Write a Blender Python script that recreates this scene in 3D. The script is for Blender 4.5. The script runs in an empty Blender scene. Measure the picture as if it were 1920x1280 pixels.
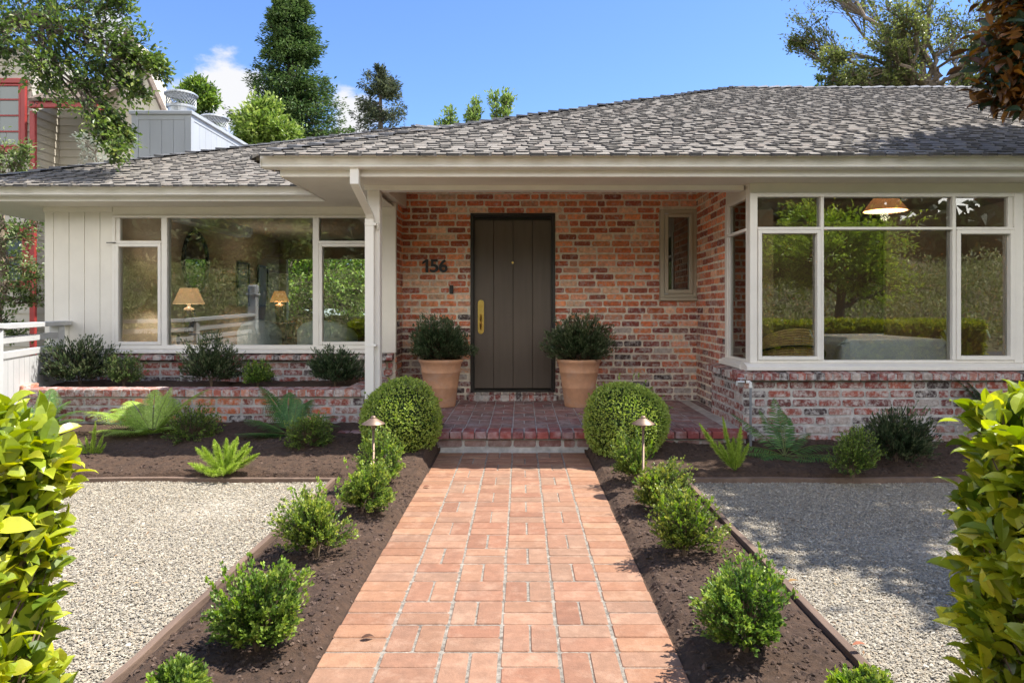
import bpy, math, random
import numpy as np
from mathutils import Vector, noise as mnoise

S = bpy.context.scene
COL = S.collection
R = math.radians
rs = np.random.RandomState

# ------------------------------------------------------------------ camera
cam_d = bpy.data.cameras.new('camera'); cam = bpy.data.objects.new('camera', cam_d); COL.objects.link(cam)
cam.location = (0, 0, 1.234); cam.rotation_euler = (R(90), 0, 0)
cam_d.sensor_width = 36; cam_d.lens = 23.9
cam_d.shift_x = -17/1920; cam_d.shift_y = -60/1920
cam_d.clip_start = .05; cam_d.clip_end = 2000
S.camera = cam

# ------------------------------------------------------------------ sun, sky, exposure
SUN_DIR = Vector((.55, .10, 1.0)).normalized()           # towards the sun
ELEV = math.asin(SUN_DIR.z)
AZ = math.atan2(SUN_DIR.x, SUN_DIR.y)                    # clockwise from +Y
ld = bpy.data.lights.new('sun', 'SUN'); lo = bpy.data.objects.new('sun', ld); COL.objects.link(lo)
ld.energy = 3.5; ld.angle = R(.5); ld.color = (1, .96, .90)
lo.rotation_euler = (-SUN_DIR).to_track_quat('-Z', 'Y').to_euler()
lo.location = (12, 4, 20)
W = bpy.data.worlds.new('World'); S.world = W; W.use_nodes = True
wn, wl = W.node_tree.nodes, W.node_tree.links; wn.clear()
wo = wn.new('ShaderNodeOutputWorld'); bg = wn.new('ShaderNodeBackground'); sky = wn.new('ShaderNodeTexSky')
sky.sky_type = 'NISHITA'; sky.sun_disc = False; sky.sun_elevation = ELEV; sky.sun_rotation = AZ
sky.altitude = 100; sky.air_density = 1.0; sky.dust_density = .3; sky.ozone_density = 2.2
bg.inputs['Strength'].default_value = .15
# small cumulus low over the hills
tc = wn.new('ShaderNodeTexCoord'); mp = wn.new('ShaderNodeMapping'); mp.inputs['Scale'].default_value = (3.2, 3.2, 6.0)
nz = wn.new('ShaderNodeTexNoise'); nz.inputs['Scale'].default_value = 3.1; nz.inputs['Detail'].default_value = 8; nz.inputs['Roughness'].default_value = .6
wl.new(tc.outputs['Generated'], mp.inputs['Vector']); wl.new(mp.outputs['Vector'], nz.inputs['Vector'])
acc = None
for (dx, dz, rad) in ((-.44, .285, .125), (-.25, .275, .085), (-.60, .40, .05), (-.36, .25, .08)):
    d = Vector((dx, 1, dz)).normalized()
    dist = wn.new('ShaderNodeVectorMath'); dist.operation = 'DISTANCE'; dist.inputs[1].default_value = d
    wl.new(tc.outputs['Generated'], dist.inputs[0])
    mr = wn.new('ShaderNodeMapRange'); mr.inputs['From Min'].default_value = rad; mr.inputs['From Max'].default_value = 0
    wl.new(dist.outputs['Value'], mr.inputs['Value'])
    if acc is None: acc = mr.outputs['Result']
    else:
        a = wn.new('ShaderNodeMath'); a.operation = 'MAXIMUM'; wl.new(acc, a.inputs[0]); wl.new(mr.outputs['Result'], a.inputs[1]); acc = a.outputs[0]
m1 = wn.new('ShaderNodeMath'); m1.operation = 'MULTIPLY_ADD'; m1.inputs[1].default_value = .55; wl.new(acc, m1.inputs[0]); wl.new(nz.outputs['Fac'], m1.inputs[2])
m2 = wn.new('ShaderNodeMapRange'); m2.inputs['From Min'].default_value = .70; m2.inputs['From Max'].default_value = .9; m2.interpolation_type = 'SMOOTHSTEP'
wl.new(m1.outputs[0], m2.inputs['Value'])
m3 = wn.new('ShaderNodeMath'); m3.operation = 'MULTIPLY'
ms = wn.new('ShaderNodeMath'); ms.operation = 'GREATER_THAN'; ms.inputs[1].default_value = .001; wl.new(acc, ms.inputs[0])
wl.new(m2.outputs['Result'], m3.inputs[0]); wl.new(ms.outputs[0], m3.inputs[1])
# clear deep blue ahead; unseen cloud added behind the viewer to fill the facade
tint = wn.new('ShaderNodeMix'); tint.data_type = 'RGBA'; tint.blend_type = 'MULTIPLY'; tint.inputs['Factor'].default_value = 1; tint.inputs['B'].default_value = (.40, .49, .65, 1)
wl.new(sky.outputs['Color'], tint.inputs['A'])
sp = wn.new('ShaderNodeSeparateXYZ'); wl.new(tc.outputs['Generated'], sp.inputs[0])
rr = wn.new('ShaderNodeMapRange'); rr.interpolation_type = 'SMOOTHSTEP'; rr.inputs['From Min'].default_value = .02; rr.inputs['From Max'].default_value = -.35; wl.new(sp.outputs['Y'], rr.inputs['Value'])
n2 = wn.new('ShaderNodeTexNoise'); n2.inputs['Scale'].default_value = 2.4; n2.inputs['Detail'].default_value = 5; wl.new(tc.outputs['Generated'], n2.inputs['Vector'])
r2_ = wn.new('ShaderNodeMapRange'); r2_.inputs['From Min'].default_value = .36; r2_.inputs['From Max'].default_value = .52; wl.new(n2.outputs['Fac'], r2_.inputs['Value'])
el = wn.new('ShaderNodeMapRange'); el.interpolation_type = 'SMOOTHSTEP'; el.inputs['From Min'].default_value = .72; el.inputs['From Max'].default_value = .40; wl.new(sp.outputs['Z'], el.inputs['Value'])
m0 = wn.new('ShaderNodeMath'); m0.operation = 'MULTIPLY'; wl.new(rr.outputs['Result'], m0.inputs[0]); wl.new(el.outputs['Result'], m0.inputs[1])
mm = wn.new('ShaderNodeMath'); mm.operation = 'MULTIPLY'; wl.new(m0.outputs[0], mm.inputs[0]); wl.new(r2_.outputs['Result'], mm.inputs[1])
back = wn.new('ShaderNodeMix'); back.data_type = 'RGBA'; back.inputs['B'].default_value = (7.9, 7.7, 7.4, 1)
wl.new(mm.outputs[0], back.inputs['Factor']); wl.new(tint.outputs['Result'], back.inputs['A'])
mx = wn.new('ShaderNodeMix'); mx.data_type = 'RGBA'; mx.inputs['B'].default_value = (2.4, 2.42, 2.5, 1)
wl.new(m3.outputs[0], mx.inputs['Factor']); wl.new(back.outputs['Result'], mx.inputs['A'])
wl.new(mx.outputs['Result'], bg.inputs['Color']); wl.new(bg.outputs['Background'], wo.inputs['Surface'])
S.view_settings.view_transform = 'Standard'; S.view_settings.look = 'None'
S.view_settings.exposure = 1.40; S.view_settings.gamma = 1
S.cycles.max_bounces = 8; S.cycles.transparent_max_bounces = 16; S.cycles.diffuse_bounces = 4
S.cycles.use_denoising = True
S.cycles.caustics_reflective = False; S.cycles.caustics_refractive = False

# ------------------------------------------------------------------ tools
class MB:
    """collects vertices, faces, a colour per vertex and a material slot per face"""
    def __init__(s): s.v = []; s.n = 0; s.f = []; s.c = []; s.col = (1, 1, 1); s.mi = 0
    def add(s, V, faces, col=None, mi=None):
        V = np.asarray(V, float).reshape(-1, 3); s.v.append(V)
        c = np.asarray(s.col if col is None else col, float)
        s.c.append(np.tile(c, (len(V), 1)) if c.ndim == 1 else c)
        m = s.mi if mi is None else mi
        if isinstance(faces, np.ndarray): s.f.append((faces + s.n, m))
        else:
            by = {}
            for f in faces: by.setdefault(len(f), []).append(f)
            for k, fl in by.items(): s.f.append((np.array(fl, int) + s.n, m))
        s.n += len(V)
    def box(s, x0, x1, y0, y1, z0, z1, **k):
        V = [(x, y, z) for x in (x0, x1) for y in (y0, y1) for z in (z0, z1)]
        s.add(V, [(0, 1, 3, 2), (4, 6, 7, 5), (0, 4, 5, 1), (2, 3, 7, 6), (0, 2, 6, 4), (1, 5, 7, 3)], **k)
    def bbox(s, x0, x1, y0, y1, z0, z1, b=.004, **k):
        """box with chamfered edges"""
        b = min(b, .4*min(x1-x0, y1-y0, z1-z0))
        V = []
        for x, sx in ((x0, 1), (x1, -1)):
            for y, sy in ((y0, 1), (y1, -1)):
                for z, sz in ((z0, 1), (z1, -1)):
                    V += [(x, y+sy*b, z+sz*b), (x+sx*b, y, z+sz*b), (x+sx*b, y+sy*b, z)]
        i = lambda a, c, d, k: ((a*2+c)*2+d)*3+k
        F = []
        for a in (0, 1):
            F.append([i(a,0,0,0), i(a,1,0,0), i(a,1,1,0), i(a,0,1,0)])
            F.append([i(0,a,0,1), i(1,a,0,1), i(1,a,1,1), i(0,a,1,1)])
            F.append([i(0,0,a,2), i(1,0,a,2), i(1,1,a,2), i(0,1,a,2)])
            for c in (0, 1):
                F.append([i(a,c,0,0), i(a,c,1,0), i(a,c,1,1), i(a,c,0,1)])
                F.append([i(a,0,c,0), i(a,1,c,0), i(a,1,c,2), i(a,0,c,2)])
                F.append([i(0,a,c,1), i(1,a,c,1), i(1,a,c,2), i(0,a,c,2)])
                for d in (0, 1): F.append([i(a,c,d,0), i(a,c,d,1), i(a,c,d,2)])
        s.add(V, F, **k)
    def prism(s, prof, a0, a1, axis='x', **k):
        """closed profile swept along an axis; profile coords are the other two axes in order"""
        n = len(prof); V = []
        for a in (a0, a1):
            for p, q in prof:
                V.append({'x': (a, p, q), 'y': (p, a, q), 'z': (p, q, a)}[axis])
        F = [(i, (i+1) % n, n+(i+1) % n, n+i) for i in range(n)] + [tuple(range(n)), tuple(range(2*n-1, n-1, -1))]
        s.add(V, F, **k)
    def tube(s, pts, rad, n=6, cap=True, **k):
        pts = np.asarray(pts, float); m = len(pts)
        rad = np.broadcast_to(np.asarray(rad, float), (m,))
        T = np.gradient(pts, axis=0); T /= np.linalg.norm(T, axis=1)[:, None]+1e-9
        up = np.array([0, 0, 1.]) if abs(T[0, 2]) < .9 else np.array([1., 0, 0])
        A = np.cross(T, up); A /= np.linalg.norm(A, axis=1)[:, None]+1e-9
        B = np.cross(T, A)
        th = np.arange(n)*2*math.pi/n
        V = pts[:, None]+rad[:, None, None]*(A[:, None]*np.cos(th)[None, :, None]+B[:, None]*np.sin(th)[None, :, None])
        i = np.arange(m-1)[:, None]*n; j = np.arange(n)[None]
        F = np.stack([i+j, i+(j+1) % n, i+n+(j+1) % n, i+n+j], -1).reshape(-1, 4)
        base = s.n
        s.add(V.reshape(-1, 3), F, **k)
        if cap and n > 2:
            m_ = k.get('mi', s.mi) if k.get('mi') is not None else s.mi
            s.f.append((np.array([list(range(base, base+n))]), m_)); s.f.append((np.array([list(range(base+(m-1)*n, base+m*n))]), m_))
    def lathe(s, prof, cx=0, cy=0, n=24, **k):
        m = len(prof); th = np.arange(n)*2*math.pi/n
        pr = np.array(prof)
        V = np.stack([cx+pr[:, 0][:, None]*np.cos(th), cy+pr[:, 0][:, None]*np.sin(th), np.repeat(pr[:, 1][:, None], n, 1)], -1)
        i = np.arange(m-1)[:, None]*n; j = np.arange(n)[None]
        F = np.stack([i+j, i+(j+1) % n, i+n+(j+1) % n, i+n+j], -1).reshape(-1, 4)
        s.add(V.reshape(-1, 3), F, **k)
    def build(s, name, mats, parent=None, smooth=False, loc=None, bevel=0):
        me = bpy.data.meshes.new(name)
        V = np.concatenate(s.v); C = np.concatenate(s.c)
        me.vertices.add(len(V)); me.vertices.foreach_set('co', V.ravel())
        lt = np.concatenate([np.full(len(f), f.shape[1]) for f, m in s.f]); lv = np.concatenate([f.ravel() for f, m in s.f])
        mi = np.concatenate([np.full(len(f), m) for f, m in s.f])
        me.loops.add(len(lv)); me.loops.foreach_set('vertex_index', lv.astype(np.int32))
        me.polygons.add(len(lt)); me.polygons.foreach_set('loop_start', np.concatenate([[0], np.cumsum(lt)[:-1]]).astype(np.int32))
        me.polygons.foreach_set('loop_total', lt.astype(np.int32))
        me.polygons.foreach_set('material_index', mi.astype(np.int32))
        me.polygons.foreach_set('use_smooth', np.full(len(lt), smooth))
        at = me.color_attributes.new('col', 'FLOAT_COLOR', 'POINT')
        at.data.foreach_set('color', np.concatenate([C, np.ones((len(C), 1))], 1).ravel())
        me.update(calc_edges=True); me.validate()
        for m in (mats if isinstance(mats, (list, tuple)) else [mats]): me.materials.append(m)
        o = bpy.data.objects.new(name, me); COL.objects.link(o)
        if parent: o.parent = parent
        if loc is not None: o.location = loc
        if bevel:
            b = o.modifiers.new('bevel', 'BEVEL'); b.width = bevel; b.segments = 2; b.limit_method = 'ANGLE'
        return o

def tag(o, label=None, cat=None, group=None, kind=None):
    if label: o['label'] = label
    if cat: o['category'] = cat
    if group: o['group'] = group
    if kind: o['kind'] = kind
    return o
def thing(name, loc, label, cat, group=None, rz=0):
    o = bpy.data.objects.new(name, None); COL.objects.link(o); o.location = loc; o.rotation_euler = (0, 0, rz)
    o.empty_display_size = .1
    return tag(o, label, cat, group)
def dup(root, loc, rz=0, sc=1, label=None):
    r = root.copy(); COL.objects.link(r); r.location = loc; r.rotation_euler = (0, 0, rz)
    r.scale = (sc, sc, sc) if not isinstance(sc, tuple) else sc
    if label: r['label'] = label
    for ch in list(root.children):
        c = ch.copy(); COL.objects.link(c); c.parent = r
        for g in list(ch.children):
            d = g.copy(); COL.objects.link(d); d.parent = c
    return r

# ------------------------------------------------------------------ materials
def mat(name, col=(.5, .5, .5), rough=.6, attr=False, var=.0, vscale=8, bump=0, bscale=40, metal=0, trans=0, blotch=None, spec=.5, emit=None, coat=0, vcol=None, stretch=(1, 1, 1)):
    m = bpy.data.materials.new(name); m.use_nodes = True; N, L = m.node_tree.nodes, m.node_tree.links; N.clear()
    out = N.new('ShaderNodeOutputMaterial'); p = N.new('ShaderNodeBsdfPrincipled')
    p.inputs['Roughness'].default_value = rough; p.inputs['Metallic'].default_value = metal; p.inputs['Specular IOR Level'].default_value = spec
    p.inputs['Coat Weight'].default_value = coat
    tc = N.new('ShaderNodeTexCoord'); mp = N.new('ShaderNodeMapping'); mp.inputs['Scale'].default_value = stretch
    L.new(tc.outputs['Object'], mp.inputs['Vector']); vec = mp.outputs['Vector']
    if attr:
        a = N.new('ShaderNodeAttribute'); a.attribute_name = 'col'; c = a.outputs['Color']
    else:
        r = N.new('ShaderNodeRGB'); r.outputs[0].default_value = (*col, 1); c = r.outputs[0]
    if var:
        n = N.new('ShaderNodeTexNoise'); n.inputs['Scale'].default_value = vscale; n.inputs['Detail'].default_value = 6; n.inputs['Roughness'].default_value = .65
        L.new(vec, n.inputs['Vector'])
        mr = N.new('ShaderNodeMapRange'); mr.inputs['From Min'].default_value = .3; mr.inputs['From Max'].default_value = .7
        mr.inputs['To Min'].default_value = 1-var; mr.inputs['To Max'].default_value = 1+var; L.new(n.outputs['Fac'], mr.inputs['Value'])
        x = N.new('ShaderNodeMix'); x.data_type = 'RGBA'; x.blend_type = 'MULTIPLY'; x.inputs['Factor'].default_value = 1
        L.new(c, x.inputs['A']); L.new(mr.outputs['Result'], x.inputs['B']); c = x.outputs['Result']
    for b in (blotch or []):   # (colour, noise scale, lo, hi, strength)
        n = N.new('ShaderNodeTexNoise'); n.inputs['Scale'].default_value = b[1]; n.inputs['Detail'].default_value = 7; n.inputs['Roughness'].default_value = .7
        L.new(vec, n.inputs['Vector'])
        mr = N.new('ShaderNodeMapRange'); mr.inputs['From Min'].default_value = b[2]; mr.inputs['From Max'].default_value = b[3]; mr.inputs['To Max'].default_value = b[4]
        src = n.outputs['Fac']
        if len(b) > 5:   # efflorescence that grows towards the damp foot of the wall
            sp = N.new('ShaderNodeSeparateXYZ'); L.new(tc.outputs['Object'], sp.inputs[0])
            zr = N.new('ShaderNodeMapRange'); zr.inputs['From Min'].default_value = b[5]; zr.inputs['From Max'].default_value = b[6]; zr.inputs['To Min'].default_value = b[7]; zr.inputs['To Max'].default_value = 0
            L.new(sp.outputs['Z'], zr.inputs['Value'])
            ad = N.new('ShaderNodeMath'); L.new(src, ad.inputs[0]); L.new(zr.outputs['Result'], ad.inputs[1]); src = ad.outputs[0]
        L.new(src, mr.inputs['Value'])
        x = N.new('ShaderNodeMix'); x.data_type = 'RGBA'; x.inputs['B'].default_value = (*b[0], 1)
        L.new(mr.outputs['Result'], x.inputs['Factor']); L.new(c, x.inputs['A']); c = x.outputs['Result']
    L.new(c, p.inputs['Base Color'])
    if bump:
        n = N.new('ShaderNodeTexNoise'); n.inputs['Scale'].default_value = bscale; n.inputs['Detail'].default_value = 8; n.inputs['Roughness'].default_value = .7
        L.new(vec, n.inputs['Vector'])
        bn = N.new('ShaderNodeBump'); bn.inputs['Strength'].default_value = bump; bn.inputs['Distance'].default_value = .02
        L.new(n.outputs['Fac'], bn.inputs['Height']); L.new(bn.outputs['Normal'], p.inputs['Normal'])
    if emit:
        p.inputs['Emission Color'].default_value = (*emit[0], 1); p.inputs['Emission Strength'].default_value = emit[1]
    sh = p.outputs['BSDF']
    if trans:
        t = N.new('ShaderNodeBsdfTranslucent'); x = N.new('ShaderNodeMixShader'); x.inputs[0].default_value = trans
        h = N.new('ShaderNodeHueSaturation'); h.inputs['Value'].default_value = 1.6; h.inputs['Saturation'].default_value = 1.1; L.new(c, h.inputs['Color'])
        L.new(h.outputs['Color'], t.inputs['Color']); L.new(sh, x.inputs[1]); L.new(t.outputs[0], x.inputs[2]); sh = x.outputs[0]
    L.new(sh, out.inputs['Surface'])
    return m

def glass_mat(name, fac=.11, tint=(.93, .95, .93)):
    m = bpy.data.materials.new(name); m.use_nodes = True; N, L = m.node_tree.nodes, m.node_tree.links; N.clear()
    out = N.new('ShaderNodeOutputMaterial'); t = N.new('ShaderNodeBsdfTransparent'); t.inputs[0].default_value = (*tint, 1)
    g = N.new('ShaderNodeBsdfGlossy'); g.inputs['Roughness'].default_value = 0.0
    g.inputs['Color'].default_value = (1, 1, .97, 1)
    tc = N.new('ShaderNodeTexCoord'); n = N.new('ShaderNodeTexNoise'); n.inputs['Scale'].default_value = 1.3; n.inputs['Detail'].default_value = 1
    b = N.new('ShaderNodeBump'); b.inputs['Strength'].default_value = .12; b.inputs['Distance'].default_value = .01
    L.new(tc.outputs['Object'], n.inputs['Vector']); L.new(n.outputs['Fac'], b.inputs['Height']); L.new(b.outputs['Normal'], g.inputs['Normal'])
    f = N.new('ShaderNodeFresnel'); f.inputs['IOR'].default_value = 1.5
    a = N.new('ShaderNodeMath'); a.inputs[1].default_value = fac; L.new(f.outputs[0], a.inputs[0])
    x = N.new('ShaderNodeMixShader'); L.new(a.outputs[0], x.inputs[0]); L.new(t.outputs[0], x.inputs[1]); L.new(g.outputs[0], x.inputs[2])
    L.new(x.outputs[0], out.inputs['Surface']); return m

M = {}
M['brick'] = mat('old_brick', rough=.85, attr=True, var=.35, vscale=26, bump=.55, bscale=55,
                 blotch=[((.58, .50, .42), 30, .56, .68, .75), ((.62, .58, .55), 19, .53, .72, .9, .1, 1.9, .10), ((.05, .04, .035), 13, .66, .78, .5)])
M['mortar'] = mat('mortar', (.78, .70, .58), .95, var=.25, vscale=20, bump=.5, bscale=90)
M['mortar_grey'] = mat('mortar_grey', (.52, .50, .475), .95, var=.3, vscale=14, bump=.5, bscale=90)
M['paver'] = mat('clay_paver', rough=.85, attr=True, var=.16, vscale=22, bump=.35, bscale=90,
                 blotch=[((.55, .36, .24), 9, .5, .75, .5), ((.17, .11, .08), 3.1, .52, .78, .42), ((.12, .07, .05), 60, .66, .74, .6), ((.20, .12, .08), 170, .60, .70, .45)])
M['joint'] = mat('path_joint', (.29, .255, .205), .95, var=.55, vscale=38, bump=.6, bscale=90, blotch=[((.10, .07, .05), 24, .52, .66, .7)])
M['porch_brick'] = mat('porch_brick', rough=.8, attr=True, var=.25, vscale=16, bump=.4, bscale=70,
                       blotch=[((.46, .43, .42), 8, .46, .70, .65), ((.10, .07, .07), 11, .62, .76, .5)])
M['white'] = mat('white_paint', (.80, .77, .715), .42, blotch=[((.50, .45, .38), 2.2, .56, .80, .22)], var=.05, vscale=3, bump=.06, bscale=30, stretch=(1, 1, .3))
M['cream'] = mat('cream_paint', (.77, .725, .64), .45, blotch=[((.48, .42, .33), 2.0, .56, .80, .22)], var=.05, vscale=3, bump=.05, bscale=25)
M['trim'] = mat('window_trim', (.79, .75, .68), .4, blotch=[((.50, .44, .36), 5, .58, .80, .25)], var=.05, vscale=5, bump=.08, bscale=40)
M['sage'] = mat('olive_trim', (.50, .45, .34), .45, var=.05, vscale=5, bump=.06, bscale=30)
M['grey'] = mat('grey_paint', (.44, .46, .48), .5, var=.06, vscale=3, bump=.1, bscale=30, stretch=(1, 1, .25))
M['door'] = mat('door_paint', (.112, .087, .068), .42, var=.10, vscale=3, bump=.12, bscale=30, stretch=(6, 6, .6))
M['frame_dark'] = mat('door_frame', (.03, .027, .024), .4, var=.1, vscale=4)
M['brass'] = mat('brass', (.75, .52, .18), .25, metal=1, var=.1, vscale=30)
M['bronze'] = mat('bronze', (.26, .18, .13), .5, metal=.6, var=.12, vscale=18)
M['black'] = mat('black_metal', (.012, .012, .012), .45)
M['zinc'] = mat('galvanised_steel', (.52, .53, .53), .45, metal=.6, var=.1, vscale=12)
M['mesh'] = mat('vent_mesh', (.42, .43, .43), .5, metal=.5)
M['shingle'] = mat('roof_shingle', rough=.95, attr=True, var=.12, vscale=30, bump=.4, bscale=110, spec=.25,
                   blotch=[((.24, .15, .08), 40, .62, .70, .6), ((.19, .16, .13), 1.6, .5, .75, .35)])
M['under'] = mat('felt_and_butt_shade', (.07, .066, .062), .9)
M['terra'] = mat('terracotta', (.56, .30, .17), .8, var=.14, vscale=9, bump=.2, bscale=50,
                 blotch=[((.50, .40, .36), 6, .5, .7, .4), ((.38, .17, .09), 4, .60, .68, .5)])
M['soil'] = mat('garden_soil', (.076, .043, .025), .97, var=.38, vscale=26, bump=.9, bscale=60, blotch=[((.13, .085, .055), 120, .58, .70, .6)])
M['clod'] = mat('soil_clod', rough=.97, attr=True, bump=.4, bscale=90)
M['stone'] = mat('gravel_stone', rough=.85, attr=True, var=.15, vscale=90)
M['gravel_base'] = mat('gravel_base', (.44, .395, .315), .95, var=.3, vscale=95, bump=.5, bscale=110)
M['timber'] = mat('weathered_timber', (.17, .112, .078), .85, var=.3, vscale=9, bump=.4, bscale=30, stretch=(1, .2, 1))
M['leaf'] = mat('leaf', rough=.42, attr=True, trans=.32, spec=.45)
M['leaf_gloss'] = mat('glossy_leaf', rough=.30, attr=True, trans=.30, spec=.5, var=.22, vscale=14, blotch=[((.30, .17, .04), 34, .68, .76, .7)])
M['leaf_dull'] = mat('dull_leaf', rough=.6, attr=True, trans=.22, spec=.3)
M['bark'] = mat('bark', (.13, .10, .075), .95, var=.4, vscale=10, bump=.7, bscale=24, stretch=(1, 1, .4))
M['bark_pale'] = mat('pale_bark', (.22, .17, .12), .95, var=.45, vscale=6, bump=.7, bscale=20)
M['twig'] = mat('twig', (.16, .11, .07), .9)
M['glass'] = glass_mat('window_glass', .075)
M['pvc'] = mat('pipe_grey', (.24, .25, .26), .4)
M['pvc_white'] = mat('pipe_white', (.8, .8, .78), .4)

def leaves(mb, P, D, Nn, ln, wd, cols, fold=.25, kind=4):
    """blades: P base points, D axis, Nn rough face normal, ln lengths, wd widths, cols colours"""
    n = len(P)
    D = D/(np.linalg.norm(D, axis=1)[:, None]+1e-9)
    Sd = np.cross(D, Nn); Sd /= np.linalg.norm(Sd, axis=1)[:, None]+1e-9
    U = np.cross(Sd, D)
    ln = np.broadcast_to(ln, (n,))[:, None]; wd = np.broadcast_to(wd, (n,))[:, None]
    if kind == 2:     # folded diamond of two triangles
        V = np.stack([P, P+D*ln*.5+Sd*wd*.5+U*wd*fold, P+D*ln, P+D*ln*.5-Sd*wd*.5+U*wd*fold], 1)
        F = np.array([[0, 1, 2], [0, 2, 3]]); k = 4
    elif kind == 1:   # single quad needle
        V = np.stack([P-Sd*wd*.5, P+Sd*wd*.5, P+D*ln+Sd*wd*.1, P+D*ln-Sd*wd*.1], 1); F = np.array([[0, 1, 2, 3]]); k = 4
    else:             # curved leaf with midrib
        d1 = -U*ln*.04; d2 = -U*ln*.16
        V = [P]
        for a, w_, dn in ((.16, .27, 0), (.40, .47, 0), (.66, .45, .5), (.87, .22, 1.6)):
            o = P+D*ln*a+dn*d1; V += [o+Sd*wd*w_+U*wd*fold*w_*2, o, o-Sd*wd*w_+U*wd*fold*w_*2]
        V = np.stack(V+[P+D*ln+d2], 1)
        q = [[1+3*i+a, 2+3*i+a, 5+3*i+a, 4+3*i+a] for i in range(3) for a in (0, 1)]; t = np.array([[0, 2, 1], [0, 3, 2], [10, 11, 13], [11, 12, 13]]); k = 14
    V = V.reshape(-1, 3)
    base = (np.arange(n)*k)[:, None, None]
    C = np.repeat(cols, k, 0)
    if kind == 4:
        n0 = mb.n; mb.add(V, (base+np.array(q)[None]).reshape(-1, 4), col=C); mb.f.append(((base+t[None]).reshape(-1, 3)+n0, mb.mi))
    else: mb.add(V, (base+F[None]).reshape(-1, F.shape[1]), col=C)

def unit(rng, n, zmin=-1, zmax=1):
    z = rng.uniform(zmin, zmax, n); a = rng.uniform(0, 2*math.pi, n); r = np.sqrt(1-z*z)
    return np.stack([r*np.cos(a), r*np.sin(a), z], 1)
def mixcol(rng, n, pal, j=.18, bias=None):
    pal = np.array(pal); i = rng.randint(0, len(pal), n) if bias is None else np.clip((bias*(len(pal)-1)+rng.normal(0, .6, n)).round().astype(int), 0, len(pal)-1)
    return np.clip(pal[i]*(1+rng.uniform(-j, j, (n, 1))), 0, 1)
def ysort(x): return x

GREEN = [(.055, .10, .022), (.095, .165, .03), (.15, .235, .04), (.24, .33, .055), (.38, .45, .085)]
DARK = [(.022, .045, .018), (.032, .062, .024), (.045, .08, .03), (.07, .11, .045), (.11, .14, .07)]
LIME = [(.10, .19, .025), (.17, .28, .03), (.25, .37, .04), (.34, .45, .06)]

def twigs(mb, tmb, rng, C, ends, nl, ln, wd, pal, t0=.35, kind=2, spread=.9, upb=.3, tr=.0025, curve=.0, jit=.006, lj=.25):
    """twigs from C to ends, leaves in pairs along the outer part"""
    T = len(ends); C = np.broadcast_to(C, ends.shape)
    t = rng.uniform(t0, 1, (T, nl)); t[:, 0] = 1; t[:, 1] = .97
    ax = ends-C; al = np.linalg.norm(ax, axis=1)[:, None]; ax = ax/(al+1e-9)
    P = C[:, None]+(ends-C)[:, None]*t[..., None]
    P[..., 2] += curve*np.sin(t*math.pi)*al
    P = P.reshape(-1, 3)+rng.normal(0, jit, (T*nl, 3))
    D = np.repeat(ax, nl, 0)+unit(rng, T*nl)*spread+np.array([0, 0, upb])
    Nn = np.repeat(ax, nl, 0)*.4+unit(rng, T*nl)*.6+np.array([0, 0, .8])
    n = T*nl
    bias = (t.ravel()-t0)/(1-t0)
    bias = np.clip(bias*.75+np.repeat(rng.normal(0, .2, T), nl), 0, 1)
    leaves(mb, P, D, Nn, ln*(1+rng.uniform(-lj, lj, n)), wd*(1+rng.uniform(-lj, lj, n)), mixcol(rng, n, pal, bias=bias), kind=kind)
    if tmb is not None:
        S_ = np.cross(ax, [0.3, .2, 1.]); S_ /= np.linalg.norm(S_, axis=1)[:, None]+1e-9; B_ = np.cross(ax, S_)
        mid = (C+ends)/2; mid[:, 2] += curve*al[:, 0]
        for A_ in (S_, B_):
            V = np.stack([C-A_*tr, C+A_*tr, mid+A_*tr*.8, mid-A_*tr*.8, ends+A_*tr*.3, ends-A_*tr*.3], 1).reshape(-1, 3)
            b = (np.arange(T)*6)[:, None, None]
            tmb.add(V, (b+np.array([[0, 1, 2, 3], [3, 2, 4, 5]])[None]).reshape(-1, 4))

def lump(rng, d, amp, k=5):
    """smooth lumpy factor per direction"""
    f = np.ones(len(d))
    for _ in range(k):
        a = unit(rng, 1)[0]; f += amp*np.cos(d @ a*rng.uniform(2, 5)+rng.uniform(0, 6))
    return f

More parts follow.
